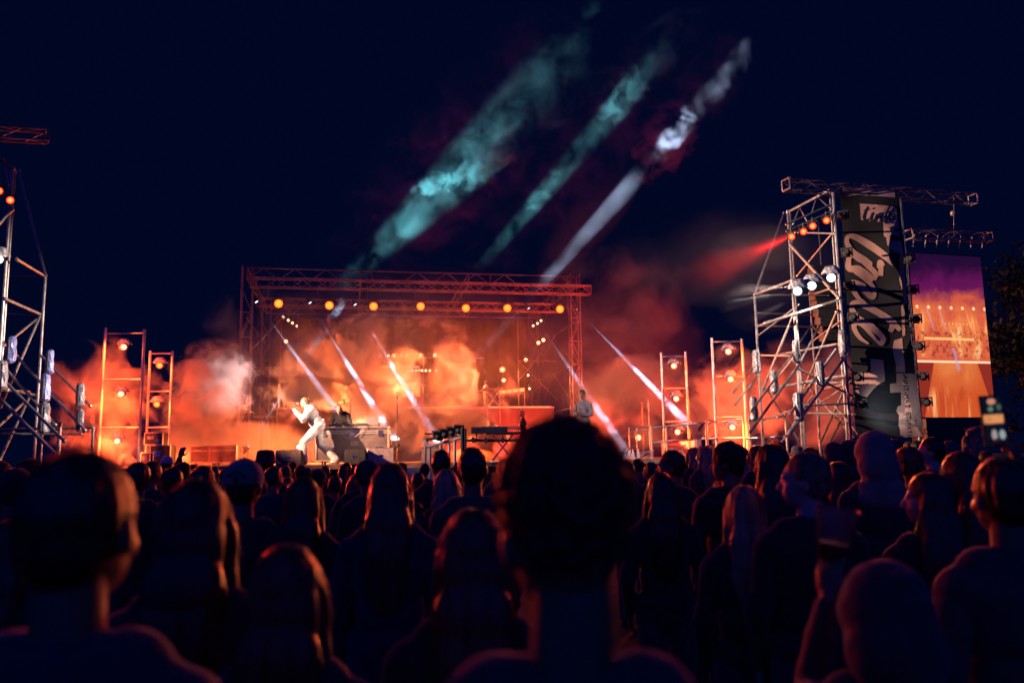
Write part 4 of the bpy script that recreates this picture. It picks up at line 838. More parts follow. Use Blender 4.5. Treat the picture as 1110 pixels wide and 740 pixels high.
        nk = J['nek']; m.ball(nk + V(0, -.075, -.02), (.12, .07, .07), None, 3); cap_(m, nk + V(-.08, .0, .01), nk + V(.0, -.09, .03), .035, .045); cap_(m, nk + V(.08, .0, .01), nk + V(.0, -.09, .03), .035, .045); cap_(m, nk + V(0, -.1, .02), nk + V(0, -.13, .12), .05, .02)
    elif part == 'collar':
        nk = J['nek']
        for i in range(14):
            a0, a1 = 2 * math.pi * i / 14, 2 * math.pi * (i + 1) / 14; m.tube(nk + V(.078 * math.cos(a0), .068 * math.sin(a0), .01), nk + V(.078 * math.cos(a1), .068 * math.sin(a1), .01), .016, n=8); m.tube(nk + V(.084 * math.cos(a0), .074 * math.sin(a0), -.015), nk + V(.084 * math.cos(a1), .074 * math.sin(a1), -.015), .016, n=8)
    elif part == 'beanie':
        m.ball(hp_(0, -.022, .045), (.092, .105, .095), HM, 3); m.ball(hp_(0, -.028, .02), (.094, .106, .05), HM, 3)
    return m
def remesh(m, vox, name, smooth=2, disp=None):
    me = bpy.data.meshes.new(name); m.bm.to_mesh(me); m.bm.free(); o = bpy.data.objects.new('t', me); COL.objects.link(o)
    md = o.modifiers.new('r', 'REMESH'); md.mode = 'VOXEL'; md.voxel_size = vox; md.use_smooth_shade = True
    dg = bpy.context.evaluated_depsgraph_get(); r = bpy.data.meshes.new_from_object(o.evaluated_get(dg)); bpy.data.objects.remove(o); bpy.data.meshes.remove(me)
    b = bmesh.new(); b.from_mesh(r)
    for _ in range(smooth): bmesh.ops.smooth_vert(b, verts=b.verts, factor=.5, use_axis_x=True, use_axis_y=True, use_axis_z=True)
    if disp:
        b.normal_update(); mv = [(v, disp(v.co)) for v in b.verts]
        for v, k in mv: v.co += v.normal * k
    b.to_mesh(r); b.free(); r.name = name; r.shade_smooth(); return r
from mathutils import noise as mn
def d_str(co): return .0045 * mn.noise(V(co.x * 70, co.y * 70, co.z * 4)) + .006 * mn.noise(V(co.x * 22, co.y * 22, co.z * 3 + 5))
def d_crl(co): return .008 * mn.noise(co * 45) + .004 * mn.noise(co * 90)
def d_clo(co): return .008 * mn.noise(V(co.x * 7, co.y * 7, co.z * 11)) + .004 * mn.noise(V(co.x * 18, co.y * 18, co.z * 26))
PM = {}
def pmesh(key, J, part, vox, mt, disp=None, smooth=2, nm=None):
    k = (key, part, vox, mt.name)
    if k not in PM:
        me = remesh(figure(J, part), vox, nm or part, (10 if vox < .01 else 5) if part in ('top', 'hood') else smooth, disp); me.materials.append(mt); PM[k] = me
    return PM[k]
DISP = {'hair_crop': d_crl, 'hair_short': d_str, 'hair_curly': d_crl, 'hair_long': d_str, 'hair_wavy': d_str, 'hair_bigcurl': d_crl, 'hair_bun': d_str, 'top': d_clo, 'tee': d_clo, 'trousers': d_clo, 'hood': d_clo, 'skirt_robe': d_clo, 'hood_down': d_clo}
PNAME = {'hair_crop': 'hair', 'top': 'jacket', 'tee': 'shirt', 'skirt_robe': 'robe', 'hair_short': 'hair', 'hair_curly': 'hair', 'hair_long': 'hair', 'hair_wavy': 'hair', 'hair_bigcurl': 'hair', 'hair_bun': 'hair', 'hood_down': 'hood'}
def put(me, name, parent=None):
    o = bpy.data.objects.new(name, me); COL.objects.link(o)
    if parent is not None: o.parent = parent
    return o
def person(key, J, parts, loc, rz, scale, label, group=None, vox=.014, skin=None, extra=None):
    skin = skin or SKIN
    b = put(pmesh(key, J, 'body', vox, skin, nm='person', smooth=1), 'person'); b.location = loc; b.rotation_euler.z = rz; b.scale = (scale,) * 3
    for p, mt in parts:
        if p == 'shoes':
            for side in (0, 1): put(pmesh(key, dict(J, one=side), 'shoe%d' % side, vox, mt, nm='shoe'), 'shoe', b)
            continue
        put(pmesh(key, J, p, vox, mt, DISP.get(p), nm=PNAME.get(p, p)), PNAME.get(p, p), b)
    if extra: extra(b, J)
    return tag(b, label, 'person', group)
# caps and hats
def add_cap(b, J, mt=None, back=True, n=1):
    mt = mt or C_CAP; H = J['hed']; HM = headM(J).to_4x4(); M = Matrix.Translation(H) @ HM @ Matrix.Translation((0, -.015, .03))
    k = ('cap', mt.name, back, tuple(H))
    if k not in PM:
        m = MB(); prof = [(.108 * math.cos(a), .095 * math.sin(a) + .0) for a in [i * math.pi / 2 / 8 for i in range(9)]]; prof[-1] = (.0008, .095)
        m.lathe([(.109, -.02)] + prof, M @ Matrix.Diagonal((.86, 1.0, 1, 1)), 28)
        for i in range(6):
            a = math.pi * i / 3 + .5; pts = [M @ V(.86 * .1095 * math.cos(a) * math.cos(q), .1095 * math.sin(a) * math.cos(q), .0965 * math.sin(q)) for q in [j * math.pi / 2 / 8 for j in range(9)]]; m.poly(pts, .0022, 5)
        m.ball(M @ V(0, 0, .097), .008, sub=1)
        s = 1 if not back else 1; vs = []
        for i in range(13):
            a = math.pi * (i / 12); r = .075; x = .088 * math.cos(a); vs += [M @ V(x, s * (.06 + .03 * math.sin(a)), -.012), M @ V(x * .98, s * (.07 + .10 * math.sin(a)), -.03 - .012 * math.sin(a))]
        m._add(vs + [v + V(0, 0, -.004) for v in vs], [(2 * i, 2 * i + 1, 2 * i + 3, 2 * i + 2) for i in range(12)] + [(26 + 2 * i + 2, 26 + 2 * i + 3, 26 + 2 * i + 1, 26 + 2 * i) for i in range(12)])
        bmesh.ops.recalc_face_normals(m.bm, faces=m.bm.faces); me = bpy.data.meshes.new('cap'); m.bm.to_mesh(me); m.bm.free(); me.materials.append(mt); me.shade_smooth(); PM[k] = me
    return put(PM[k], 'cap', b)
def add_hat(b, J, mt):
    H = J['hed']; M = Matrix.Translation(H) @ headM(J).to_4x4() @ Matrix.Translation((0, -.01, .03)); k = ('hat', mt.name)
    if k not in PM:
        m = MB().lathe([(.155, -.045), (.10, -.01), (.095, .03), (.085, .075), (.05, .09), (.001, .092)], M @ Matrix.Diagonal((.95, 1.1, 1, 1)), 24); bmesh.ops.recalc_face_normals(m.bm, faces=m.bm.faces)
        me = bpy.data.meshes.new('hat'); m.bm.to_mesh(me); m.bm.free(); me.materials.append(mt); me.shade_smooth(); PM[k] = me
    return put(PM[k], 'hat', b)
def cap_back_print(b, J):
    add_cap(b, J); H = J['hed']; m = MB()
    def P(x, z, e=.0015):   # on the back of the dome
        y = -math.sqrt(max(0, 1 - (x / (.109 * .86)) ** 2 - (max(z, 0) / .095) ** 2)) * .109 - e; return H + V(x, y - .015, z + .03)
    n = 9; 
    for i in range(n):
        a = math.pi * (.2 + .6 * i / (n - 1)); x, z = -.046 * math.cos(a), -.012 + .045 * math.sin(a); m.box(P(x, z), (.007, .003, .011), Euler((0, -(math.pi / 2 - a) * -1 * .6, 0)).to_matrix())
    pts = [(0.0, -.018), (.012, -.008), (.013, .012), (0, .016), (-.013, .012), (-.012, -.008)]
    vs = [P(x, z + .0) for x, z in pts]; m._add(vs, [tuple(range(6))])
    m.build('printed_emblem', mat('cap_print', (.02, .014, .012), .8, 0, .2, 5), [c for c in b.children if c.name.startswith('cap')][0])
VARI = {}
def vary(key, px):
    i = int(px * 7) % 4
    if i == 0: return key, JJ
    k = '%s%d' % (key, i)
    if k not in VARI:
        J = DJ(); a = (0, 24, -30, 12)[i]; J['hr'] = (R((0, 4, -12, 8)[i]), R((0, 5, -6, 3)[i]), R(a)); J['hed'] = V((0, .015, -.015, .01)[i], (.012, .02, .03, 0)[i], 1.628); J['build'] = (1, .95, 1.06, 1.12)[i]
        if i == 3: J['el'] = [V(-.25, .03, 1.12), V(.25, .03, 1.12)]; J['wr'] = [V(-.08, .24, 1.16), V(.08, .25, 1.12)]; J['pn'] = [V(0, 0, -1)] * 2
        VARI[k] = J
    return k, VARI[k]
def strands(b, J, mt, n, r=(.087, .101, .1), L=.03, z0=.028, long=False, seed=1):
    "loose hairs standing off the head"
    k = ('strands', mt.name, tuple(J['hed']), n, L)
    if k not in PM:
        rr = random.Random(seed); vs, fs = [], []; HM = headM(J); H = J['hed']
        for i in range(n):
            a = rr.uniform(0, 6.283); e = rr.uniform(-.25, 1.5); d = V(math.cos(a) * math.cos(e), math.sin(a) * math.cos(e), math.sin(e))
            if d.y > .7 and d.z < .5: continue
            p = H + HM @ V(d.x * r[0], -.018 + d.y * r[1], z0 + d.z * r[2]); g_ = V(rr.gauss(0, .5), rr.gauss(0, .5), rr.gauss(-.1, .5)); q = (HM @ d + g_).normalized(); l = L * rr.uniform(.4, 1.3); w = V(rr.gauss(0, 1), rr.gauss(0, 1), rr.gauss(0, 1)).normalized() * .0005
            if long: q = (d * .35 + V(rr.gauss(0, .15), -.1, -1)).normalized(); l *= 3
            p1 = p + q * l * .5; p2 = p1 + (q + V(0, 0, -.45) + g_ * .3).normalized() * l * .5; j = len(vs); vs += [p - w, p + w, p1 - w, p1 + w, p2]; fs += [(j, j + 1, j + 3, j + 2), (j + 2, j + 3, j + 4)]
        me = bpy.data.meshes.new('loose_hair'); me.from_pydata(vs, [], fs); me.materials.append(mt); PM[k] = me
    return put(PM[k], 'loose_hair', b)
def fuzz(n, L, long=False, r=(.087, .101, .1), z0=.028): return lambda b, J: strands(b, J, FZ, n, r, L, z0, long)
FZ = hairmat('fine_hair', (.12, .07, .04))
def crowd(px, ytop, wpx, key, parts, label, rz=0, group='audience', J=None, skin=None, extra=None, vox=None, hw=.172, dscale=1.0, top=1.755):
    "a spectator whose head shows at the pixel with the given width; the body reaches the ground"
    Y = FPX * hw / wpx * dscale; p = at(px, ytop, Y); s = p.z / top
    if s > 1.12: s = 1.12
    if s < .84: s = .84
    if J is None and key in ('j', 'w1') and wpx < 40 and extra is None: key, J = vary(key, px)
    elif J is None and key in ('j', 'w1') and Y < 4.6 and extra is None and any(p_[0] == 'hair_long' for p_ in parts): extra = fuzz(700, .03, True, (.09, .104, .103))
    vox = vox or (.0075 if Y < 3 else .011 if Y < 6 else .016)
    return person(key, J or JJ, parts, (p.x, Y, p.z - top * s if False else 0), R(rz), p.z / top, label, group, vox, skin, extra)
JJ = DJ()
JT = DJ(); JT['hr'] = (0, 0, R(55)); JT['hed'] = V(0, .01, 1.632)      # head turned left
JB = DJ(); JB['build'] = 1.12
def turned(a, tilt=0): 
    J = DJ(); J['hr'] = (R(tilt), 0, R(a)); return J
OUT = lambda top, tr=C_DEN: [('top', top), ('trousers', tr), ('shoes', C_BLK)]
GREY_HD = 'audience'
# --- the nearest rows (pixel x, top of head, head width)
crowd(88, 487, 120, 'near', [('hair_short', H_DARK), ('collar', C_GREY)] + OUT(C_GREY), 'man with short dark hair and shirt collar, large and blurred at the lower left', vox=.0075, extra=fuzz(1200, .01, False, (.084, .097, .099), .027))
JH = DJ(); JH['hed'] = V(0, .012, 1.632); JH['hr'] = (R(-3), R(-3), R(8)); JH['nek'] = V(0, -.012, 1.43)
crowd(610, 458, 150, 'hero', [('hair_crop', H_CURL), ('collar', C_BRN)] + OUT(C_BRN), 'man with thick dark cropped hair, largest head in the middle, seen from behind', J=JH, hw=.182, top=1.777, vox=.006, extra=fuzz(2200, .012, False, (.09, .108, .108), .04))
crowd(312, 590, 92, 'w1', [('hair_long', H_BRN)] + OUT(C_NAVY), 'short woman with streaked light brown hair in the lower left centre', vox=.0075, hw=.19)
crowd(214, 520, 80, 'w1', [('hair_long', H_DARK)] + OUT(C_BLK), 'woman with long straight dark hair beside the large left man', vox=.0075, hw=.185)
crowd(513, 552, 84, 'w1', [('hair_long', H_RED)] + OUT(C_BLK), 'woman with long auburn hair rimmed in red, just left of the large central head', vox=.0075, hw=.19)
crowd(265, 496, 43, 'j', [('hair_short', H_DARK)] + OUT(C_BLK), 'man in a tan cap with a printed emblem on its back', extra=cap_back_print, hw=.185, top=1.762)
crowd(288, 487, 24, 'j', [('hair_short', H_DARK)] + OUT(C_BLK), 'person in a dark brimmed hat behind the tan cap', extra=lambda b, J: add_hat(b, J, C_BLK), hw=.23)
crowd(329, 517, 42, 'w1', [('hair_long', H_DARK)] + OUT(C_BLK), 'woman with long black hair glinting red, right of the tan cap', hw=.185)
crowd(423, 502, 46, 'w1', [('hair_long', H_RED)] + OUT(C_NAVY), 'woman with long reddish hair in front of the wedge monitor', hw=.19)
crowd(451, 546, 34, 'bun', [('hair_bun', H_BRN)] + OUT(C_OLV), 'person with hair tied in a high topknot and loose strands', top=1.80, hw=.165)
crowd(475, 486, 22, 'j', [('hair_short', H_DARK)] + OUT(C_BLK), 'man with cropped dark hair and bare neck left of the lamp truss')
crowd(512, 484, 33, 'j', [('hair_short', H_DARK), ('collar', C_OLV)] + OUT(C_OLV), 'man in olive collared jacket standing left of the large central head')
crowd(484, 508, 29, 'w1', [('hair_long', H_BLD)] + OUT(C_BLK), 'woman with long fair hair between two short haired men', hw=.185)
crowd(451, 511, 17, 'j', [('hair_short', H_BRN)] + OUT(C_BLK), 'small distant head between the reddish haired woman and the cropped man')
crowd(402, 498, 26, 'j', [('beanie', cloth('green_knit', (.03, .045, .03))), ('hair_short', H_BRN)] + OUT(C_BLK), 'person in a dark green knitted beanie', hw=.188, top=1.765)
crowd(385, 512, 22, 'w1', [('hair_long', H_RED)] + OUT(C_BRN), 'woman with glowing orange hair just left of the green beanie', rz=20, hw=.185)
crowd(391, 499, 21, 'j', [('hair_short', H_BRN)] + OUT(C_BLK), 'brown haired head tucked behind the green beanie')
crowd(362, 515, 17, 'jt', [('hair_short', H_DARK)] + OUT(C_BLK), 'dark haired person turned sideways below the black speaker box', J=turned(50))
crowd(345, 508, 18, 'j', [('hair_short', H_BRN)] + OUT(C_BLK), 'small head with a bright orange rim below the desk', extra=lambda b, J: add_cap(b, J, C_BLK))
crowd(333, 506, 12, 'j', [('hair_short', H_DARK)] + OUT(C_BLK), 'tiny head, second from the right in the short row under the singer')
crowd(325, 505, 12, 'j', [('hair_curly', H_CURL)] + OUT(C_BLK), 'tiny head with curly hair directly under the singer', vox=.016)
crowd(309, 504, 14, 'w1', [('hair_long', H_BRN)] + OUT(C_BLK), 'small brown haired head left of the tiny row under the singer', hw=.185)
crowd(298, 505, 20, 'j', [('hair_short', H_DARK)] + OUT(C_NAVY), 'dark head immediately right of the brimmed hat')
crowd(312, 516, 15, 'j', [('hair_short', H_RED)] + OUT(C_BLK), 'small head with bright rim above the long black hair')
crowd(371, 503, 12, 'w1', [('hair_long', H_BRN)] + OUT(C_BLK), 'tiny long haired head left of the black speaker box', hw=.185)
crowd(166, 499, 20, 'j', [('hair_short', H_DARK)] + OUT(C_BLK), 'round dark head beside the bottom ladder lamp')
crowd(183, 505, 25, 'j', [('hair_short', H_DARK)] + OUT(C_RUST), 'man in rust coloured shirt glowing orange, right of the large left man', rz=25)
crowd(197, 502, 16, 'j', [('hair_curly', H_CURL)] + OUT(C_BLK), 'curly head below the raised hand', vox=.016)
crowd(222, 504, 25, 'j', [('hair_short', H_BRN)] + OUT(C_BLK), 'brown head above the woman with long straight dark hair')
crowd(181, 494, 12, 'j', [('hair_short', H_BRN)] + OUT(C_GREY), 'distant person in a pale cap under the lower ladder lamp', extra=lambda b, J: add_cap(b, J, C_WHT), hw=.185)
crowd(148, 500, 26, 'jt', [('hair_short', H_BRN)] + OUT(C_BLK), 'man turned sideways, half hidden by the large left man', J=turned(50))
crowd(17, 508, 35, 'j', [('beanie', cloth('black_knit', (.015, .013, .013))), ('hair_short', H_BRN)] + OUT(C_BLK), 'person in a black knitted hat with a red lit edge at the far left', hw=.188)
crowd(34, 500, 22, 'j', [('hair_curly', H_CURL)] + OUT(C_BLK), 'curly dark head beside the black knitted hat')
crowd(2, 499, 20, 'j', [('hair_short', H_DARK)] + OUT(C_BLK), 'dark head cut by the left picture edge')
crowd(14, 563, 56, 'w1', [('hair_long', H_BRN)] + OUT(C_NAVY), 'woman with a red lit parting at the lower left edge', hw=.19)
crowd(0, 660, 90, 'j', [('hair_short', H_BRN)] + OUT(C_NAVY), 'low head at the bottom left corner, half outside the picture') if False else None
crowd(682, 498, 19, 'w1', [('hair_long', H_DARK)] + OUT(C_BLK), 'slim long haired head just right of the large central head', hw=.185)
crowd(705, 500, 16, 'jt', [('hair_short', H_BRN)] + OUT(C_BRN), 'small head looking left in front of the stage skirt', J=turned(50))
crowd(727, 487, 25, 'jp', [('hair_short', H_DARK)] + OUT(C_BLK), 'broad man in black looking left towards the stage', J=turned(62), rz=12)
crowd(716, 512, 34, 'w1', [('hair_long', H_DARK)] + OUT(C_BLK), 'dark haired woman whose hair edge glows red below the broad man', hw=.185)
crowd(751, 484, 15, 'w1', [('hair_long', H_BLD)] + OUT(C_BLK), 'blond woman lit gold, left one of the pair beside the broad man', rz=40, hw=.185)
crowd(763, 483, 16, 'w1', [('hair_long', H_BLD)] + OUT(C_BRN), 'blond woman lit gold, right one of the pair beside the broad man', rz=25, hw=.185)
crowd(770, 482, 12, 'j', [('hair_short', H_DARK)] + OUT(C_BLK), 'dark head peeking from behind the gold haired pair')
crowd(787, 482, 28, 'jp', [('hair_curly', H_CURL)] + OUT(C_BLK), 'man with dark tousled hair looking left near the right ladder', J=turned(62))
crowd(784, 515, 27, 'jp', [('hair_short', H_BRN)] + OUT(C_BLK), 'woman in profile below the tousled man', J=turned(62))
crowd(806, 526, 46, 'w1', [('hair_long', H_BLD)] + OUT(C_BLK), 'woman with long blond hair glowing red along its left edge', hw=.19)
crowd(805, 485, 12, 'j', [('hair_short', H_BRN)] + OUT(C_SAND), 'small person in a sand coloured cap before the right tower', extra=lambda b, J: add_cap(b, J, C_CAP), hw=.185)
crowd(819, 482, 18, 'w1', [('hair_long', H_BRN)] + OUT(C_BLK), 'brown long haired head before the right tower foot', rz=30, hw=.185)
crowd(834, 481, 34, 'w2', [('hair_long', H_DARK)] + OUT(C_BLK), 'woman with big dark hair looking left before the right tower', J=turned(40), hw=.185)
crowd(840, 478, 17, 'j', [('hair_short', H_DARK)] + OUT(C_BLK), 'round dark head above the woman with big dark hair')
crowd(864, 483, 16, 'j', [('hair_short', H_BRN)] + OUT(C_SAND), 'person in a light bucket hat lit orange', extra=lambda b, J: add_hat(b, J, C_SAND), hw=.25)
crowd(871, 489, 45, 'jp', [('hair_short', H_SHB)] + OUT(C_BLK), 'man with short fair hair looking left in the right half', J=turned(62), skin=SKIN2)
crowd(882, 484, 22, 'j', [('hair_short', H_DARK)] + OUT(C_BLK), 'dark head behind the fair haired man')
crowd(903, 480, 22, 'hd', [('hood', C_GREY)] + OUT(C_GREY), 'left one of two people in dark grey hoods', hw=.235)
crowd(919, 478, 22, 'hd', [('hood', C_BRN)] + OUT(C_BRN), 'right one of two people in dark hoods', rz=35, hw=.235)
crowd(905, 499, 26, 'w1', [('hair_long', H_DARK)] + OUT(C_BLK), 'long dark hair right of the short fair haired man', hw=.185)
crowd(946, 465, 41, 'hd', [('hood', C_SAND)] + OUT(C_NAVY), 'person with a pale sand coloured hood up before the banner', hw=.235, top=1.785)
crowd(968, 475, 19, 'j', [('hair_short', H_DARK)] + OUT(C_BLK), 'dark head right behind the pale hood')
crowd(984, 478, 10, 'jp', [('hair_short', H_RED)] + OUT(C_BLK), 'tiny orange lit face right of the pale hood, left of a pair', J=turned(62))
crowd(993, 477, 11, 'jp', [('hair_short', H_BRN)] + OUT(C_BLK), 'tiny orange lit face right of the pale hood, right of a pair', J=turned(62))
crowd(1008, 473, 22, 'jp', [('hair_short', H_DARK)] + OUT(C_BLK), 'man in profile with orange lit face below the video screen', J=turned(62), skin=SKIN2)
crowd(990, 487, 26, 'j', [('hair_curly', H_RED)] + OUT(C_BLK), 'head with orange rimmed curls before the man in profile')
crowd(1028, 477, 16, 'jp', [('hair_short', H_SHB)] + OUT(C_BLK), 'small fair head under the video screen', J=turned(62))
crowd(1040, 490, 42, 'w1', [('hair_long', H_BRN)] + OUT(C_BLK), 'woman with long brown hair below the video screen', hw=.185, rz=20)
crowd(1020, 491, 22, 'w3', [('hair_long', H_RED)] + OUT(C_BLK), 'woman with glowing orange face and hair turned left', J=turned(62), rz=30, hw=.185, skin=SKIN2)
crowd(1004, 512, 46, 'w3', [('hair_long', H_BRN)] + OUT(C_BLK), 'woman in red lit profile in the lower right', J=turned(62), hw=.185, skin=SKIN2)
crowd(1084, 495, 62, 'near2', [('hair_short', H_DARK)] + OUT(C_NAVY), 'big dark head at the right under the raised phone', vox=.0075)
crowd(1055, 463, 20, 'w4', [('hair_bigcurl', H_BCURL)] + OUT(C_RUST), 'woman with long curly blond hair blazing orange beside the phone', hw=.24, vox=.010)
crowd(1068, 488, 15, 'j', [('hair_short', H_DARK)] + OUT(C_BLK), 'dark head between the curly blond hair and the big right head')
crowd(955, 603, 118, 'hood_near', [('hood', C_BRN)] + OUT(C_BRN), 'person in a dark brown hood, large and blurred at the lower right', hw=.235, vox=.0075, top=1.785)
crowd(1108, 520, 40, 'j', [('hair_short', H_DARK)] + OUT(C_BLK), 'dark head cut by the right picture edge')
# rows that stand behind, small between the larger heads
rr = random.Random(21); HR = [H_DARK, H_BRN, H_RED, H_DARK]; TP = [C_BLK, C_NAVY, C_GREY, C_BRN]; kind_ = ['hair_short', 'hair_long', 'hair_short', 'hair_curly']
words = {'hair_short': 'short haired', 'hair_long': 'long haired', 'hair_curly': 'curly haired'}; wc = {'dark_hair': 'dark', 'brown_hair': 'brown', 'auburn_hair': 'auburn'}; wt = {'black_cotton': 'black', 'navy_cotton': 'navy', 'dark_grey_wool': 'grey', 'brown_jacket': 'brown'}
FAR = [(52, 'left of the large left man'), (232, 'left of the tan cap'), (244, 'touching the tan cap'), (318, 'under the first monitor box'), (354, 'under the flight case'), (376, 'by the black speaker box'), (413, 'under the wedge monitor'), (436, 'right of the wedge monitor'), (459, 'under the draped table'), (495, 'under the lamp truss'), (543, 'at the left of the large central head'), (694, 'right of the central head'), (740, 'beside the gold haired pair'), (778, 'by the right ladder foot'), (797, 'left of the sand coloured cap'), (852, 'before the tower foot'), (893, 'left of the hoods'), (932, 'left of the pale hood'), (976, 'below the banner corner'), (1018, 'below the screen'), (1048, 'left of the blazing curls'), (208, 'under the raised hand'), (154, 'under the left ladders'), (270, 'behind the tan cap')]
used = {}
for i, (x, where) in enumerate(FAR):
    k = kind_[i % 4]; h = HR[(i * 3) % 4]; tpm = TP[(i * 5) % 4]; hx = 498 - (x - 340) * .016
    if k == 'hair_curly' and h is not H_DARK: h = H_DARK
    crowd(x, hx + rr.uniform(2, 9), rr.uniform(11, 15), 'w1' if k == 'hair_long' else 'j', [(k, h)] + OUT(tpm), 'small %s %s head %s' % (words[k], wc[h.name], where), rz=rr.uniform(-20, 20), hw=.185 if k == 'hair_long' else .172, vox=.016, group='far rows of the audience')
# raised arm with a hand up, between the far heads on the left
J = DJ(); J['el'][0] = V(-.25, .05, 1.6); J['wr'][0] = V(-.2, .08, 1.84); J['pn'][0] = V(0, 1, 0); J['curl'][0] = .45
crowd(209, 503, 15, 'raise', [('hair_short', H_DARK)] + OUT(C_BLK), 'person raising one hand in front of the smoky stage floor', J=J, vox=.009)
# ------------------------------------------------------------------ performers
GSKIN = SKIN2
J = DJ(); J.update(pel=V(0, -.05, .93), che=V(0, .12, 1.22), nek=V(0, .20, 1.37), hed=V(0, .285, 1.515), hr=(R(-14), 0, 0))
J['sh'] = [V(s * .178, .13, 1.335) for s in (-1, 1)]; J['build'] = 1.28; J['el'] = [V(-.25, .32, 1.10), V(.25, .30, 1.08)]; J['wr'] = [V(-.09, .50, 1.29), V(.05, .47, 1.30)]; J['hp'] = [V(-.09, -.05, .90), V(.09, -.05, .90)]
J['kn'] = [V(-.12, .30, .53), V(.11, -.10, .50)]; J['an'] = [V(-.12, .27, .085), V(.12, -.50, .10)]; J['curl'] = [1.1, 1.1]; J['pn'] = [V(1, 0, .2), V(-1, 0, .2)]; J['ft'] = [V(0, 1, 0), V(0, .9, 0)]; J['hd'] = [V(.3, .5, .6), V(0, .5, .6)]
J['bag'] = .022
sp_ = at(342, 500, 20.85)
sing = person('singer', J, [('top', C_WHT), ('trousers', C_WHT), ('shoes', C_WHT), ('hair_short', H_SHB)], (sp_.x, 20.85, DZ + .002), R(104), 1.02, 'singer in white shirt and trousers leaning over a microphone at the stage front', 'performers', .009, GSKIN)
def mic(p, d, label):
    d = Vector(d).normalized(); root = empty('microphone', p, 0, label, 'microphone')
    MB().tube(-d * .17, (0, 0, 0), .013, .019, 12).build('handle', BLACK, root); MB().ball(d * .02, .027).build('grille', ALU, root); return root
mw = sing.matrix_world if False else (Matrix.Translation(sing.location) @ Matrix.Rotation(R(104), 4, 'Z') @ Matrix.Scale(1.02, 4))
mic(mw @ V(-.03, .46, 1.47), mw.to_3x3() @ V(.1, -.5, .7), 'black microphone at the mouth of the singer in white')
J = DJ(); J.update(pel=V(0, 0, .96), che=V(0, .16, 1.22), nek=V(0, .27, 1.33), hed=V(0.03, .37, 1.44), hr=(R(-38), 0, 0)); J['sh'] = [V(s * .18, .2, 1.29) for s in (-1, 1)]; J['el'] = [V(s * .27, .26, 1.04) for s in (-1, 1)]; J['wr'] = [V(s * .2, .48, 1.0) for s in (-1, 1)]; J['build'] = 1.1
dp = at(371, 470, 22.6)
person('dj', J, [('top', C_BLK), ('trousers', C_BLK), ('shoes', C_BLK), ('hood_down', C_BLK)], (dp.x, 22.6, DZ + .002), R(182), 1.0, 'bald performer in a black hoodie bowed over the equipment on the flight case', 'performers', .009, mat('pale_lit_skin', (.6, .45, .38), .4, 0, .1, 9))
J = DJ(); J['hr'] = (R(-22), 0, R(0)); J['hed'] = V(0, .035, 1.63); J['el'] = [V(-.25, .04, 1.12), V(.25, .04, 1.12)]; J['wr'] = [V(-.03, .23, 1.12), V(.04, .27, 1.17)]; J['curl'] = [1.0, 1.0]; J['pn'] = [V(0, -1, .2), V(0, -1, .2)]
gp = ats(633, 480, -15.6)
gs = person('sweater', J, [('top', C_GSW), ('trousers', C_BLK), ('shoes', C_WHT), ('hair_short', H_SHB), ('collar', C_WHT)], (gp.x, gp.y, DZ + .002), R(150), 1.09, 'performer in grey sweatshirt standing at the right stage edge looking down', 'performers', .009, GSKIN)
mw = Matrix.Translation(gs.location) @ Matrix.Rotation(R(150), 4, 'Z') @ Matrix.Scale(1.09, 4); mic(mw @ V(.02, .33, 1.2), V(0, 0, -1), 'yellow ringed microphone held low by the performer in the grey sweatshirt')
def JARM():
    J = DJ(); J['hr'] = (R(-18), 0, 0); J['hed'] = V(0, .03, 1.63); J['el'] = [V(s * .25, .08, 1.12) for s in (-1, 1)]; J['wr'] = [V(s * .17, .36, 1.12) for s in (-1, 1)]; J['pn'] = [V(0, 0, -1), V(0, 0, -1)]; return J
def onpod(px, v): p = ats(px, 440, v); return (p.x, p.y, PZ + .002)
person('robe', JARM(), [('skirt_robe', C_CREAM), ('shoes', C_WHT), ('hair_short', H_BLD)], onpod(404, 3.0), R(95), .86, 'figure in a flowing pale robe playing on the podium behind the flight case', 'performers', .012, GSKIN)
person('drummer', JARM(), [('top', C_RUST), ('trousers', C_BLK), ('shoes', C_BLK), ('hair_curly', H_CURL)], onpod(444, 5.0), R(175), .95, 'drummer in rust coloured shirt behind the drum kit on the podium', 'performers', .014)
person('keys2', JARM(), [('top', C_CREAM), ('trousers', C_DEN), ('shoes', C_BLK), ('hair_short', H_BRN)], onpod(490, 4.2), R(160), .95, 'musician in cream top behind the synthesizer in the middle of the podium', 'performers', .014)
person('keys3', JARM(), [('top', C_WHT), ('trousers', C_BLK), ('shoes', C_BLK), ('hair_short', H_DARK)], onpod(527, 3.6), R(120), .8, 'slim musician in a white top at the right end of the podium', 'performers', .014)
kp = ats(567, 470, -7)
person('keys4', JARM(), [('top', C_BLK), ('trousers', C_BLK), ('shoes', C_BLK), ('hair_short', H_BLD)], (kp.x, kp.y, DZ + .002), R(88), 1.05, 'dark clad player leaning to the left keyboard below the podium', 'performers', .012)
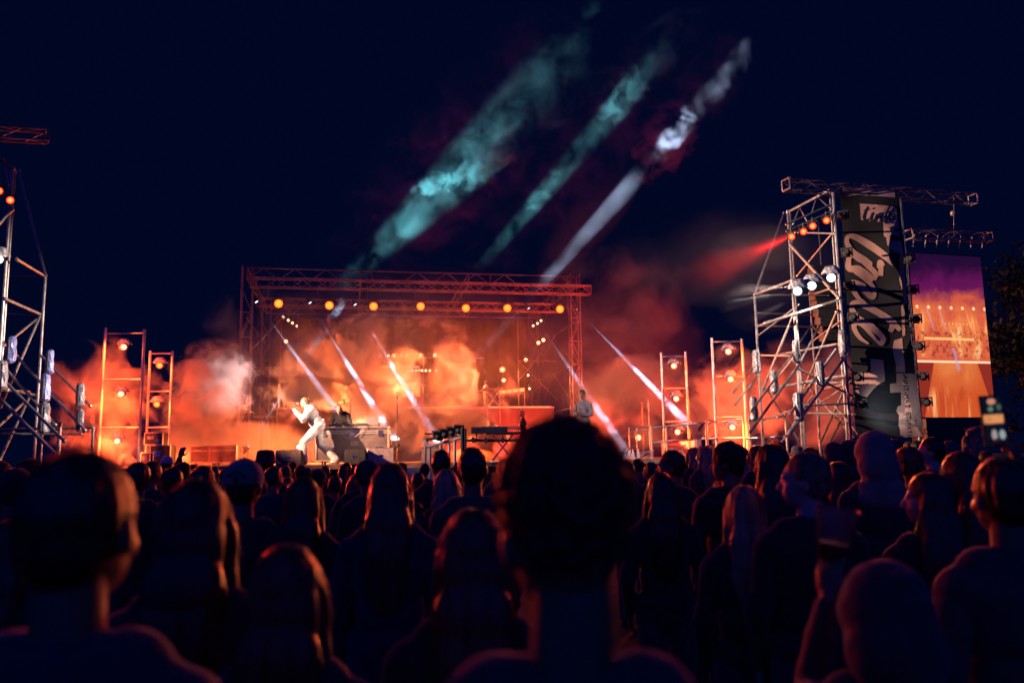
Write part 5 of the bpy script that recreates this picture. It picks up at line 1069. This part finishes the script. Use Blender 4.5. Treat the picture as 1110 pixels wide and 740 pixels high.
# ------------------------------------------------------------------ instruments and stage furniture
CHR = mat('chrome', (.6, .58, .56), .2, 1, .1, 9); BRASS = mat('cymbal_brass', (.6, .4, .16), .3, .9, .15, 20); SHELL = mat('drum_shell', (.5, .2, .1), .3, 0, .2, 9); SKN = mat('drum_head', (.7, .64, .58), .5, 0, .1, 9)
def drum(root, c, r, h, ax=(0, 0, 1)):
    M = Matrix.Translation(c) @ Vector(ax).to_track_quat('Z', 'Y').to_matrix().to_4x4()
    d = MB().lathe([(0.001, 0), (r, 0), (r, h), (.001, h)], M, 20).build('drum', SHELL, root)
    MB().lathe([(.001, h + .004), (r * .97, h + .004), (r * .97, h + .008), (.001, h + .008)], M, 20).build('drum_head', SKN, d); MB().lathe([(r, h - .02), (r * 1.05, h - .02), (r * 1.05, h + .012), (r, h + .012)], M, 20).build('hoop', CHR, d)
kit = empty('drum_kit', onpod(440, 3.6), YAW, 'drum kit with several cymbals on the podium', 'drum kit')
drum(kit, (0, .25, .3), .29, .42, (0, -1, 0)); drum(kit, (-.3, .1, .62), .16, .2, (0, .15, 1)); drum(kit, (.22, .1, .62), .15, .18, (0, .15, 1)); drum(kit, (.62, .2, .2), .22, .4); drum(kit, (-.62, .4, .5), .18, .13)
for x, y, z, r in ((-.75, .1, 1.15, .24), (-.2, .35, 1.35, .2), (.35, .3, 1.3, .26), (.85, .15, 1.2, .22), (-.95, .5, .95, .18)):
    c = MB().lathe([(.001, .02), (.04, .018), (r, -.01), (r, -.014), (.001, .012)], Matrix.Translation((x, y, z)) @ Matrix.Rotation(R(14), 4, 'X'), 20).build('cymbal', BRASS, kit)
    s = MB().tube((x, y, z), (x, y, .3), .012, n=6)
    for a in range(3): s.tube((x, y, .35), (x + .25 * math.cos(a * 2.1), y + .25 * math.sin(a * 2.1), .01), .01, n=5)
    s.build('cymbal_stand', CHR, kit)
def keyboard(loc, rz, L, label, legc=CHR, h=.9, two=False):
    root = empty('keyboard', loc, rz, label, 'keyboard')
    for k in range(2 if two else 1):
        z = h + k * .2; b = MB().box((0, 0, z), (L, .3, .09), None, .012).build('case', BLACK if k == 0 else mat('pale_case', (.5, .4, .35), .4), root); MB().box((0, -.07, z + .05), (L * .9, .13, .015)).build('key_bed', mat('ivory_keys', (.75, .72, .66), .3, 0, .1, 40), root)
    s = MB()
    for sx in (-1, 1): s.tube((-sx * L * .3, -.12, 0), (sx * L * .3, -.12, h - .04), .018); s.tube((-sx * L * .3, .12, 0), (sx * L * .3, .12, h - .04), .018); s.tube((sx * L * .3, -.2, h - .05), (sx * L * .3, .2, h - .05), .015)
    s.build('x_stand', legc, root)
keyboard(onpod(490, 3.2), YAW, 1.4, 'synthesizer on a crossed stand in the middle of the podium', two=True)
keyboard(onpod(535, 3.0), YAW, 1.1, 'small keyboard on a stand at the right end of the podium'); keyboard(onpod(392, 2.9), YAW, .9, 'short keyboard before the robed figure')
kq = ats(545, 480, -7.2); keyboard((kq.x, kq.y, DZ + .002), YAW, 1.3, 'stage keyboard on crossed stand before the dark clad player', h=.98, two=True)
def mstand(px, v, z0, h, label, boom=None):
    p = ats(px, 470, v); p.z = z0; root = empty('mic_stand', p, 0, label, 'microphone stand', 'microphone stands on the stage')
    m = MB().tube((0, 0, .02), (0, 0, h), .011, n=6).lathe([(.13, 0), (.13, .012), (.02, .03), (.001, .03)], None, 14); m.build('pole', CHR, root)
    b = boom or (-.0, -.02, .18); MB().tube((0, 0, h), (b[0], b[1], h + b[2]), .008, n=6).build('boom', CHR, root); MB().ball((b[0], b[1], h + b[2]), .026).tube((b[0], b[1], h + b[2]), (b[0] * .75, b[1] * .75, h + b[2] * .6), .018, .012).build('microphone', BLACK, root)
PLT = PZ + .002
for a in [(283.5, -9, DZ + .002, 1.75, 'tall thin microphone stand left of the singer'), (430.5, -14.5, DZ + .002, 1.62, 'microphone stand right of the flight case'), (458, 2.6, PLT, 1.3, 'microphone stand at the drum kit', (-.4, 0, .25)), (541, 2.4, PLT, 1.1, 'microphone stand with long raised boom at the right end of the podium', (-.75, 0, .8)), (480, 2.4, PLT, 1.2, 'microphone stand at the synthesizer', (.3, 0, .2)),
          (600, -8, DZ + .002, 1.5, 'microphone stand near the right roof tower'), (697, -9, DZ + .002, 1.9, 'tall microphone stand in the dark right part of the stage'), (704, -8, DZ + .002, 2.1, 'tallest microphone stand in the dark right part of the stage')]: mstand(*a)
# flight case with the performer's equipment
fp = at(383.5, 480, 21.7); fw, fh, fd = 1.83, .86, .6
fc = empty('flight_case', (fp.x, 21.7, DZ + .002), R(3), 'long flight case used as a table at the front of the stage', 'flight case')
EDGE = mat('case_edge_aluminium', (.62, .56, .52), .3, .5, .15, 9)
MB().box((0, 0, .08 + fh / 2), (fw - .02, fd - .02, fh - .02), None, .006).build('body', CASE, fc)
e = MB()
for z in (.08, .08 + fh * .86, .08 + fh - .02, .08 + fh * .80):
    for y in (-fd / 2, fd / 2): e.box((0, y, z + .012), (fw, .024, .024))
    for x in (-fw / 2, fw / 2): e.box((x, 0, z + .012), (.024, fd - .03, .026))
for x in (-fw / 2, fw / 2):
    for y in (-fd / 2, fd / 2): e.box((x, y, .08 + fh / 2), (.032, .032, fh + .02))
e.build('edge_trim', EDGE, fc)
for x in (-.72, .0, .72): MB().box((x, -fd / 2 - .01, .08 + fh * .80), (.13, .02, .15), None, .006).tube((x - .03, -fd / 2 - .022, .08 + fh * .8), (x + .03, -fd / 2 - .022, .08 + fh * .8), .014).build('latch', CHR, fc)
for x in (-.55, .68): MB().box((x, -fd / 2 - .008, .37), (.17, .014, .12), None, .005).tube((x - .05, -fd / 2 - .03, .37), (x + .05, -fd / 2 - .03, .37), .01).build('handle', CHR, fc)
MB().box((.06, -fd / 2 - .004, .52), (.2, .006, .12)).box((.06, -fd / 2 - .004, .37), (.5, .006, .025)).build('paper_label', mat('label_paper', (.35, .28, .26), .6, 0, .3, 20), fc)
for x in (-fw / 2 + .15, fw / 2 - .15): 
    for y in (-.2, .2): MB().lathe([(.001, -.02), (.04, -.02), (.04, .02), (.001, .02)], Matrix.Translation((x, y, .04)) @ Matrix.Rotation(R(90), 4, 'Y'), 12).build('caster', BLACK, fc)
TZ = DZ + .002 + .08 + fh + .02
def fcw(x, y, z=0): return Vector((fp.x + x, 21.7 + y + x * .05, TZ + z))
for x, lb in ((-.45, 'left'), (.2, 'right')):
    r = empty('media_player', fcw(x, -.02, .012), R(3), '%s black deck with a round platter on the flight case' % lb, 'turntable'); MB().box((0, 0, .025), (.33, .36, .06), None, .008).build('case', BLACK, r); MB().lathe([(.001, .075), (.11, .075), (.12, .055), (.12, .05)], None, 24).build('platter', CHR, r)
r = empty('mixer', fcw(-.12, 0, .012), R(3), 'small mixer between the two decks on the flight case', 'mixer'); MB().box((0, 0, .03), (.26, .33, .07), None, .008).build('case', BLACK, r)
for i in range(8): MB().tube((-.08 + .05 * (i % 4), .03 + .06 * (i // 4), .065), (-.08 + .05 * (i % 4), .03 + .06 * (i // 4), .085), .012).build('knob', CHR, r)
r = empty('laptop', fcw(.47, .02, .012), R(8), 'open silver laptop on the flight case, back of its screen to the audience', 'laptop'); SIL = mat('laptop_silver', (.55, .52, .5), .35, .5, .1, 9); MB().box((0, .0, .01), (.33, .23, .018), None, .004).build('base', SIL, r); MB().box((0, -.16, .12), (.33, .012, .22), Euler((R(14), 0, 0)).to_matrix(), .004).build('screen', SIL, r)
m = MB(); pts = [fcw(-.42 + .8 * i / 20, -.36, .01 - .32 * math.sin(math.pi * i / 20)) for i in range(21)]; m.poly(pts, .009, 6); tag(m.build('cable', mat('violet_cable', (.3, .18, .4), .5)), 'violet cable hanging in a loop across the front of the flight case', 'cable')
m = MB(); q = fcw(-.78, -.1, .15); m.ball(q, (.05, .05, .06)); 
for i in range(14): m.ball(q + V(.03 * math.cos(i * 1.7), -.01 + .03 * math.sin(i * 1.7), .05 * math.sin(i)), .014, sub=1)
m.tube(q, q - V(0, 0, .14), .012); m.tube(q - V(0, 0, .14), q - V(0, 0, .135), .06, n=14); tag(m.build('desk_lamp', SKN), 'small white globe lamp at the left end of the flight case', 'lamp')
r = empty('effects_unit', fcw(.72, .02, .012), R(3), 'low effects box with bottles beside the laptop', 'effects unit'); MB().box((0, 0, .03), (.24, .2, .07), None, .006).build('case', mat('lilac_box', (.4, .33, .45), .4), r); MB().box((0, -.105, .03), (.2, .006, .04)).build('front_panel', SIL, r)
# backline on the podium
AMP = mat('amp_cloth', (.05, .035, .03), .8, 0, .3, 20)
for i, (px, v, w_, h_, lb) in enumerate(((322, 7.0, .8, 1.3, 'tall amplifier at the left end of the podium'), (338, 7.1, .8, .9, 'second amplifier from the left on the podium'), (385, 7.0, .7, 1.2, 'amplifier stack behind the robed figure'), (470, 7.1, .9, 1.0, 'wide amplifier right of the drum kit'), (508, 7.0, .7, 1.4, 'tall amplifier behind the synthesizer'), (560, 7.1, .8, 1.1, 'amplifier at the right end of the podium'))):
    q = onpod(px, v); r = empty('amplifier', q, YAW, lb, 'amplifier', 'amplifiers at the back of the podium'); n = 2 if h_ > 1.1 else 1
    for k in range(n):
        z = h_ * (k + .5) / n; MB().box((0, 0, z), (w_, .4, h_ / n - .02), None, .02).build('cabinet', BLACK, r); MB().box((0, -.203, z - .03), (w_ * .88, .01, h_ / n * .68)).build('grille', AMP, r); MB().box((0, -.204, z + h_ / n * .4), (w_ * .85, .012, .06)).build('control_panel', CHR, r)
for i, (a, b, v, lb) in enumerate(((431, 499, 2.0, 'long glowing strip put in for the lit podium edge under the drum kit'), (530, 598, 2.0, 'long glowing strip put in for the lit right part of the podium edge'), (480, 512, 2.6, 'short glowing strip put in under the synthesizer'))):
    p0, p1 = ats(a, 439 + (a > 500) * 3, v), ats(b, 439 + (a > 500) * 3, v); p0.z = p1.z = PZ - .03; L = (p1 - p0).length; r = empty('lit_edge_strip', (p0 + p1) / 2 + V(0, 0, .10 if i == 2 else 0), YAW, lb, 'glowing strip', 'glowing strips for the lit podium edge')
    MB().box((0, .03, 0), (L, .05, .08)).build('profile', ALU, r); MB().box((0, -.0, 0), (L - .04, .015, .045)).build('glow_face', emat('lit_edge_glow', (1, .42, .16), 1.0 if i else 1.3), r)  # emission put in for the lit podium edge, no lamp there
r_ = mat('road_case_edge', (.5, .46, .42), .35, .5)
for i, (px, v, w_, lb) in enumerate(((226, -9, 1.0, 'left one of two road cases on the dim left part of the stage'), (243, -9.5, .8, 'right one of two road cases on the dim left part of the stage'), (735, -9, 1.1, 'road case in the red smoke on the right of the stage'))):
    p = ats(px, 480, v); r = empty('road_case', (p.x, p.y, DZ + .002), YAW, lb, 'road case', 'road cases'); MB().box((0, 0, .35), (w_, .5, .55), None, .01).build('body', CASE, r); e = MB()
    for z in (.09, .46, .62): e.box((0, -.25, z), (w_ + .02, .03, .025))
    for x in (-w_ / 2, w_ / 2): e.box((x, -.25, .35), (.03, .03, .56))
    e.build('edge_trim', r_, r)
    for x in (-w_ * .35, w_ * .35): MB().tube((x, -.2, .04), (x, .2, .04), .04).build('caster', BLACK, r)
small_lamp(692, 474, -9.3, 2, 'small orange lamp low in the red smoke on the right of the stage', group=None, lens=L_WARM)
# wedge monitors
def wedge(px, py, Y, w, h, rz, label, mt):
    p = at(px, py, Y); r = empty('wedge_monitor', (p.x, Y, DZ + .002), R(rz), label, 'stage monitor', 'monitor loudspeakers at the stage front'); pr = [(-.24, 0), (.2, 0), (.28, .12), (.24, h * .45), (-.05, h), (-.24, h)]
    M = Matrix(((0, 0, 1, -w / 2), (1, 0, 0, 0), (0, 1, 0, 0), (0, 0, 0, 1)))
    MB().prism(pr, w, M).build('cabinet', mt, r); M2 = Matrix(((0, 0, 1, -w / 2 + .04), (1, 0, 0, 0.012), (0, 1, 0, .01), (0, 0, 0, 1)))
    MB().prism([(.235, h * .45), (-.045, h * .99), (-.04, h), (.245, h * .47)], w - .08, M2).build('grille', BLACK, r)
    for s in (-1, 1): MB().box((s * (w / 2 + .004), 0, h * .4), (.006, .13, .05), None, .002).build('handle', BLACK, r)
    MB().box((0, -.243, h * .5), (.1, .006, .06), None, .002).build('socket_plate', CHR, r)
MW = mat('monitor_paint', (.14, .10, .09), .6, 0, .3, 9)
wedge(315, 500, 20.45, .6, .36, 0, 'wide wedge monitor at the stage edge below the singer', MW); wedge(386.5, 500, 20.5, .5, .36, 0, 'black box monitor in front of the flight case', BLACK); wedge(411, 500, 20.8, .62, .38, 18, 'wedge monitor toned pale for strong light, right of the black box monitor', mat('lit_pale_monitor', (.5, .42, .4), .6, 0, .2, 9)); wedge(470, 500, 21.5, .6, .36, 5, 'wedge monitor partly hidden behind the lamp frame', MW)  # third wedge: strong light on it is put into its pale colour
# lamp frame before the stage: pale frame, black movers, LED bar
fr = empty('front_rigging', at(470, 500, 19.6), 0, 'pale square lamp frame in front of the stage', 'rigging'); fr.location.z = 0
WF = mat('pale_frame_metal', (.6, .5, .44), .4, .2, .2, 9)
def FRW(m, name, mt): o = m.build(name, mt); o.location -= fr.location; o.parent = fr
for (x0, y0, Y0, x1, y1, Y1) in ((459, 477, 19.6, 478, 474, 20.4), (464, 484, 19.4, 501, 474, 19.2), (461, 477, 19.6, 464, 484, 19.4), (478, 474, 20.4, 501, 470, 20)): FRW(MB().tube(at(x0, y0, Y0), at(x1, y1, Y1), .035), 'rail', WF)
for x, y, Y in ((461, 477, 19.6), (466, 482, 19.4), (478, 475, 20.4), (487, 478, 19.3), (493, 477, 19.25)): p = at(x, y, Y); FRW(MB().tube(p, (p.x, p.y, 0), .032), 'post', WF)
for i, (x, y) in enumerate(((474.5, 473), (482, 470.5), (489.5, 468.5), (497, 466))):
    p = at(x, y, 19.3); r = empty('moving_head', p, 0, 'black moving light on the pale lamp frame, %s from the left' % nth[i], 'moving light', 'moving lights on the lamp frame'); r.rotation_euler = (R(25), 0, R(20))
    for ch in LAMP_PROTO['mv']: c = ch.copy(); COL.objects.link(c); c.parent = r
br = empty('black_stand', at(501, 480, 19), 0, 'black lamp stand with cross bar left of the large central head', 'stand'); br.location.z = 0
def BRW(m, name, mt): o = m.build(name, mt); o.location -= br.location; o.parent = br
p = at(501, 464, 19); BRW(MB().tube(p, (p.x, p.y, 0), .04).tube(p + V(.07, 0, 0), (p.x + .07, p.y, 0), .03), 'post', BLACK); BRW(MB().tube(at(501, 477, 19), at(600, 477.5, 19), .03), 'cross_bar', BLACK)
for x in (513, 527, 545): BRW(MB().box(at(x, 477, 18.95), (.06, .1, .12)), 'clamp', BLACK)
lb = empty('led_bar', at(530.5, 466, 19), 0, 'black unlit LED bar above the cross bar left of the large central head', 'light bar'); MB().box((0, 0, 0), (.83, .14, .15), None, .01).build('housing', BLACK, lb)
for x in (-.3, .3): MB().tube((x, 0, -.07), (x, .0, -.2), .015).build('bracket', BLACK, lb)
MB().box((0, -.071, 0), (.78, .004, .07)).build('lens_strip', mat('dark_lens', (.03, .03, .04), .15), lb)
tb = empty('draped_table', at(455, 505, 19.9), 0, 'low table draped with pale cloth at the stage edge', 'table'); tb.location.z = 0
m = MB(); q = []; n = 60
for i in range(n):
    a = 2 * math.pi * i / n; sx = max(-1, min(1, 1.35 * math.cos(a))); sy = max(-1, min(1, 1.35 * math.sin(a))); k = 1 + .06 * math.sin(i * 2.1); q += [V(.55 * sx, .3 * sy, 1.5), V(.6 * sx * k, .34 * sy * k, .5)]
m._add(q + [V(0, 0, 1.5)], [(2 * i, (2 * i + 2) % (2 * n), (2 * i + 3) % (2 * n), 2 * i + 1) for i in range(n)] + [(2 * i, 2 * n, (2 * i + 2) % (2 * n)) for i in range(n)]); m.build('cloth', C_CREAM, tb); MB().box((0, 0, 1.47), (1.0, .5, .03)).build('table_top', CASE, tb)
for x in (-.45, .45): MB().tube((x, 0, 0), (x, 0, 1.46), .02).build('leg', STEEL, tb)
# right stage edge: rails, bottles, cable coils, red funnel
def rail(pts, Y, label, r=.026):
    x0 = pts[0][0][0]; o0 = at(x0, 480, Y); o0.z = DZ; root = empty('scaffold_rail', o0, 0, label, 'rail', 'low scaffold rails at the right of the stage')
    for (a, b) in pts:
        up = abs(a[0] - b[0]) < 6; p, q = at(*a, Y), at(*b, Y); 
        if up: q = V(p.x, p.y, min(q.z, DZ + .01))
        o = MB().tube(p, q, r).build('post' if up else 'bar', ALU); o.location -= root.location; o.parent = root
rail([((706, 463.5), (765, 458)), ((706, 480), (765, 475)), ((706, 462), (706, 490)), ((765, 456), (766, 490)), ((722, 462), (722, 489))], 22.6, 'low scaffold rail left of the red funnel')
rail([((765, 458), (805, 454)), ((765, 475.5), (812, 474)), ((805, 451), (807, 488)), ((766, 456), (766, 489))], 22.9, 'low scaffold rail right of the red funnel')
rail([((812, 456), (851, 451)), ((811, 475), (852, 473)), ((851, 445), (855, 490)), ((812, 452), (813, 490))], 21.5, 'low scaffold rail before the right tower foot')
rail([((682, 464), (705, 462)), ((682, 468), (705, 466)), ((682, 463), (682, 490)), ((704, 461), (704, 490)), ((690, 463), (690, 489))], 23.5, 'small scaffold table at the back of the right stage', .018)
for i, (x, y) in enumerate(((686, 489), (692, 489))):
    p = ats(x, y, -16.4); r = empty('bottle', (p.x, p.y, DZ + .001), 0, ('left' if i == 0 else 'right') + ' one of two clear water bottles standing on the stage edge', 'bottle', 'water bottles'); MB().lathe([(.001, 0), (.04, 0), (.042, .02), (.04, .16), (.018, .22), (.018, .245), (.001, .245)], None, 16).build('body', mat('pale_plastic', (.7, .68, .66), .2, 0, .1, 9), r); MB().lathe([(.02, .245), (.02, .268), (.001, .268)], None, 12).build('cap', SKN, r)
for i, (x, y, s) in enumerate(((672, 487, 1), (730, 484, 1.2), (745, 480, 1), (826, 478, 1.3), (700, 486, .8), (790, 480, 1.0))):
    p = ats(x, y, -15.5) if x < 800 else at(x, y, 21.3); m = MB()
    for k in range(3): m.poly([V(p.x, p.y, DZ + .03) + V((.22 + .03 * k) * s * math.cos(a), .2 * s * math.sin(a), .12 * s + (.1 + .03 * k) * s * math.sin(a * 1.0 + k)) for a in [j * .35 for j in range(19)]], .014, 6)
    tag(m.build('cable_coil', mat('grey_cable', (.35, .3, .3), .5, 0, .2, 9)), 'loose coil of grey cable, %s from the left on the right stage edge' % nth[i], 'cable', 'cable coils')
p = at(757, 490, 22.0); r = empty('torch_stand', (p.x, 22.0, DZ), 0, 'red funnel shaped stand between the right lamp ladders', 'funnel stand'); RF = mat('red_plastic', (.35, .07, .08), .4, 0, .2, 4)
MB().lathe([(.001, .14), (.1, .14), (.085, .5), (.001, .5)], None, 18).build('stem', mat('pink_stem', (.45, .13, .15), .4), r); MB().lathe([(.001, .5), (.09, .5), (.17, .62), (.22, .82), (.24, .9), (.21, .9), (.001, .86)], None, 20).build('funnel', RF, r)
MB().lathe([(.22, 0), (.22, .03), (.1, .15), (.001, .15)], None, 18).build('foot', BLACK, r)
for i, (x, y, w_, h_) in enumerate(((170, 470, .5, .35), (177, 487, .55, .6), (163, 492, .35, .4))):
    p = at(x, y, 23.6); r = empty('equipment_case', (p.x, 23.6, DZ + .002 + (0 if i else 0)), 0, ('larger', 'stacked', 'smallest')[i] + ' equipment rack under the lower left lamp ladder', 'equipment rack')
    z0 = .6 if i == 0 else 0; r.location.z += z0; MB().box((0, 0, h_ / 2), (w_, .4, h_), None, .008).build('case', BLACK, r); e = MB()
    for z in (0.01, h_ - .01): e.box((0, -.2, z), (w_ + .02, .03, .025))
    for x_ in (-w_ / 2, w_ / 2): e.box((x_, -.2, h_ / 2), (.025, .03, h_))
    e.build('edge_trim', EDGE, r); MB().box((-.08, -.205, h_ * .6), (w_ * .4, .01, h_ * .25)).box((w_ * .25, -.205, h_ * .35), (w_ * .25, .01, h_ * .2)).build('front_panel', CHR, r)
# ------------------------------------------------------------------ raised phone and cup
nr = [o for o in bpy.data.objects if o.get('label', '').startswith('big dark head at the right')][0]
for ch in list(nr.children): bpy.data.objects.remove(ch)
loc, s = nr.location.copy(), nr.scale[0]; bpy.data.objects.remove(nr)
J = DJ(); J['el'][1] = V(.36, .06, 1.46); J['wr'][1] = V(.16, .16, 1.70); J['sh'][1] = V(.185, 0, 1.42); J['pn'][1] = V(-.5, .3, 0); J['hd'] = [None, V(-.25, .05, 1)]; J['curl'][1] = .7
person('phoneman', J, [('hair_short', H_DARK)] + OUT(C_BRN), loc, 0, s, 'big dark haired spectator at the right holding up a phone', 'audience', .0068)
pc = at(1077, 456, 2.68); ph = empty('phone', pc, R(8), 'raised phone at the right showing the stage on its screen', 'phone'); ph.rotation_euler.y = R(-3)
MB().box((0, .004, 0), (.078, .008, .165), None, .003).build('case', BLACK, ph)
M_ = bpy.data.materials.new('phone_picture'); M_.use_nodes = True; t = M_.node_tree; t.nodes.clear(); e = t.nodes.new('ShaderNodeEmission'); o_ = t.nodes.new('ShaderNodeOutputMaterial'); t.links.new(e.outputs[0], o_.inputs[0]); oc = coords(t); X, _, Z = xyz(t, oc); n = noise(t, oc, 60, 3)
c = mix(t, ((Z - .006).abs() * -1 + .017).step(0, .006) * n.step(.25, .5), (.004, .006, .02), (.95, .36, .13))
for (x0, z0, rx, rz, cc) in ((0, .062, .017, .011, (.75, .3, .2)), (-.006, .038, .011, .009, (.12, .25, .16)), (.024, .043, .01, .012, (.06, .12, .08)), (-.004, -.045, .011, .02, (.45, .35, .36)), (.024, -.045, .012, .017, (.35, .45, .48)), (-.004, -.064, .022, .005, (.25, .3, .3))):
    d = ((X - x0) * (X - x0) * (1 / rx ** 2) + (Z - z0) * (Z - z0) * (1 / rz ** 2)); c = mix(t, (d * -1 + 1).step(0, .4), c, cc)
t.links.new(c, e.inputs[0]); e.inputs[1].default_value = .8; M_.cycles.emission_sampling = 'NONE'
MB()._add([(-.035, -.0012, -.078), (.035, -.0012, -.078), (.035, -.0012, .078), (-.035, -.0012, .078)], [(0, 1, 2, 3)]).build('display', M_, ph, norm=False)
hn = [o for o in bpy.data.objects if o.get('label', '').startswith('person in a dark brown hood, large')][0]
for ch in list(hn.children): bpy.data.objects.remove(ch)
loc, s = hn.location.copy(), hn.scale[0]; bpy.data.objects.remove(hn)
cc = at(905, 579, 2.02); lx, ly, lz = (cc.x - loc.x) / s, (cc.y - loc.y) / s, cc.z / s
J = DJ(); J['sh'][0] = V(-.185, .0, 1.42); J['el'][0] = V(-.10, .30, 1.37); J['wr'][0] = V(lx - .05, ly - .06, lz - .17); J['hd'] = [V(.15, .25, 1), None]; J['pn'][0] = V(.7, .7, 0); J['curl'][0] = .75
person('hood_near', J, [('hood', C_BRN)] + OUT(C_BRN), loc, 0, s, 'spectator in a dark brown hood raising a cup, large and blurred at the lower right', 'audience', .0068)
cu = empty('plastic_cup', cc, 0, 'clear plastic cup with a little beer raised by the hooded spectator', 'cup'); cu.rotation_euler = (R(4), R(9), 0)
G = bpy.data.materials.new('clear_plastic'); G.use_nodes = True; b_ = G.node_tree.nodes['Principled BSDF']; b_.inputs['Transmission Weight'].default_value = .95; b_.inputs['Roughness'].default_value = .1; b_.inputs['IOR'].default_value = 1.3; b_.inputs['Base Color'].default_value = (.9, .9, .92, 1)
MB().lathe([(.001, -.058), (.034, -.058), (.049, .055), (.052, .058), (.052, .062), (.047, .058), (.032, -.054), (.001, -.054)], None, 32).build('cup', G, cu, smooth=True)
MB().lathe([(.001, -.053), (.031, -.053), (.0355, -.02), (.001, -.02)], None, 28).build('beer', mat('beer', (.35, .14, .03), .2, 0, .1, 9), cu)
# ------------------------------------------------------------------ trees behind the screen
def tree(x, Y, h, r, label, seed):
    rr = random.Random(seed); root = empty('tree', (x, Y, 0), 0, label, 'tree', 'trees in the dark behind the video screen')
    tk = MB().tube((0, 0, 0), (.1, 0, h * .45), .28, .16, 10)
    for i in range(7): a = rr.uniform(0, 6.28); z = h * rr.uniform(.3, .45); tk.tube((.05, 0, z), (r * .6 * math.cos(a), r * .6 * math.sin(a), z + h * rr.uniform(.15, .35)), .1, .03, 6)
    tk.build('trunk', mat('bark', (.06, .045, .035), .9), root); m = MB(); vs, fs = [], []
    cl = [(V(rr.gauss(0, r * .45), rr.gauss(0, r * .45), h * .62 + rr.gauss(0, h * .16)), rr.uniform(.5, 1.1)) for _ in range(46)]
    for c, q in cl:
        for k in range(110):
            p = c + V(rr.gauss(0, q * .5), rr.gauss(0, q * .5), rr.gauss(0, q * .4)); a, b2 = V(rr.gauss(0, 1), rr.gauss(0, 1), rr.gauss(0, 1)).normalized() * .13, V(rr.gauss(0, 1), rr.gauss(0, 1), rr.gauss(0, 1)).normalized() * .08; i = len(vs); vs += [p - a, p - b2, p + a, p + b2]; fs.append((i, i + 1, i + 2, i + 3))
    me = bpy.data.meshes.new('crown'); me.from_pydata(vs, [], fs); me.materials.append(mat('leaves', (.008, .013, .006), .6, 0, .5, 3)); o = bpy.data.objects.new('crown', me); COL.objects.link(o); o.parent = root
tree(17.5, 27, 8.5, 2.6, 'leafy tree in the dark right of the video screen, nearer one', 1); tree(23, 34, 10, 3.2, 'leafy tree in the dark at the right picture edge, farther one', 2)
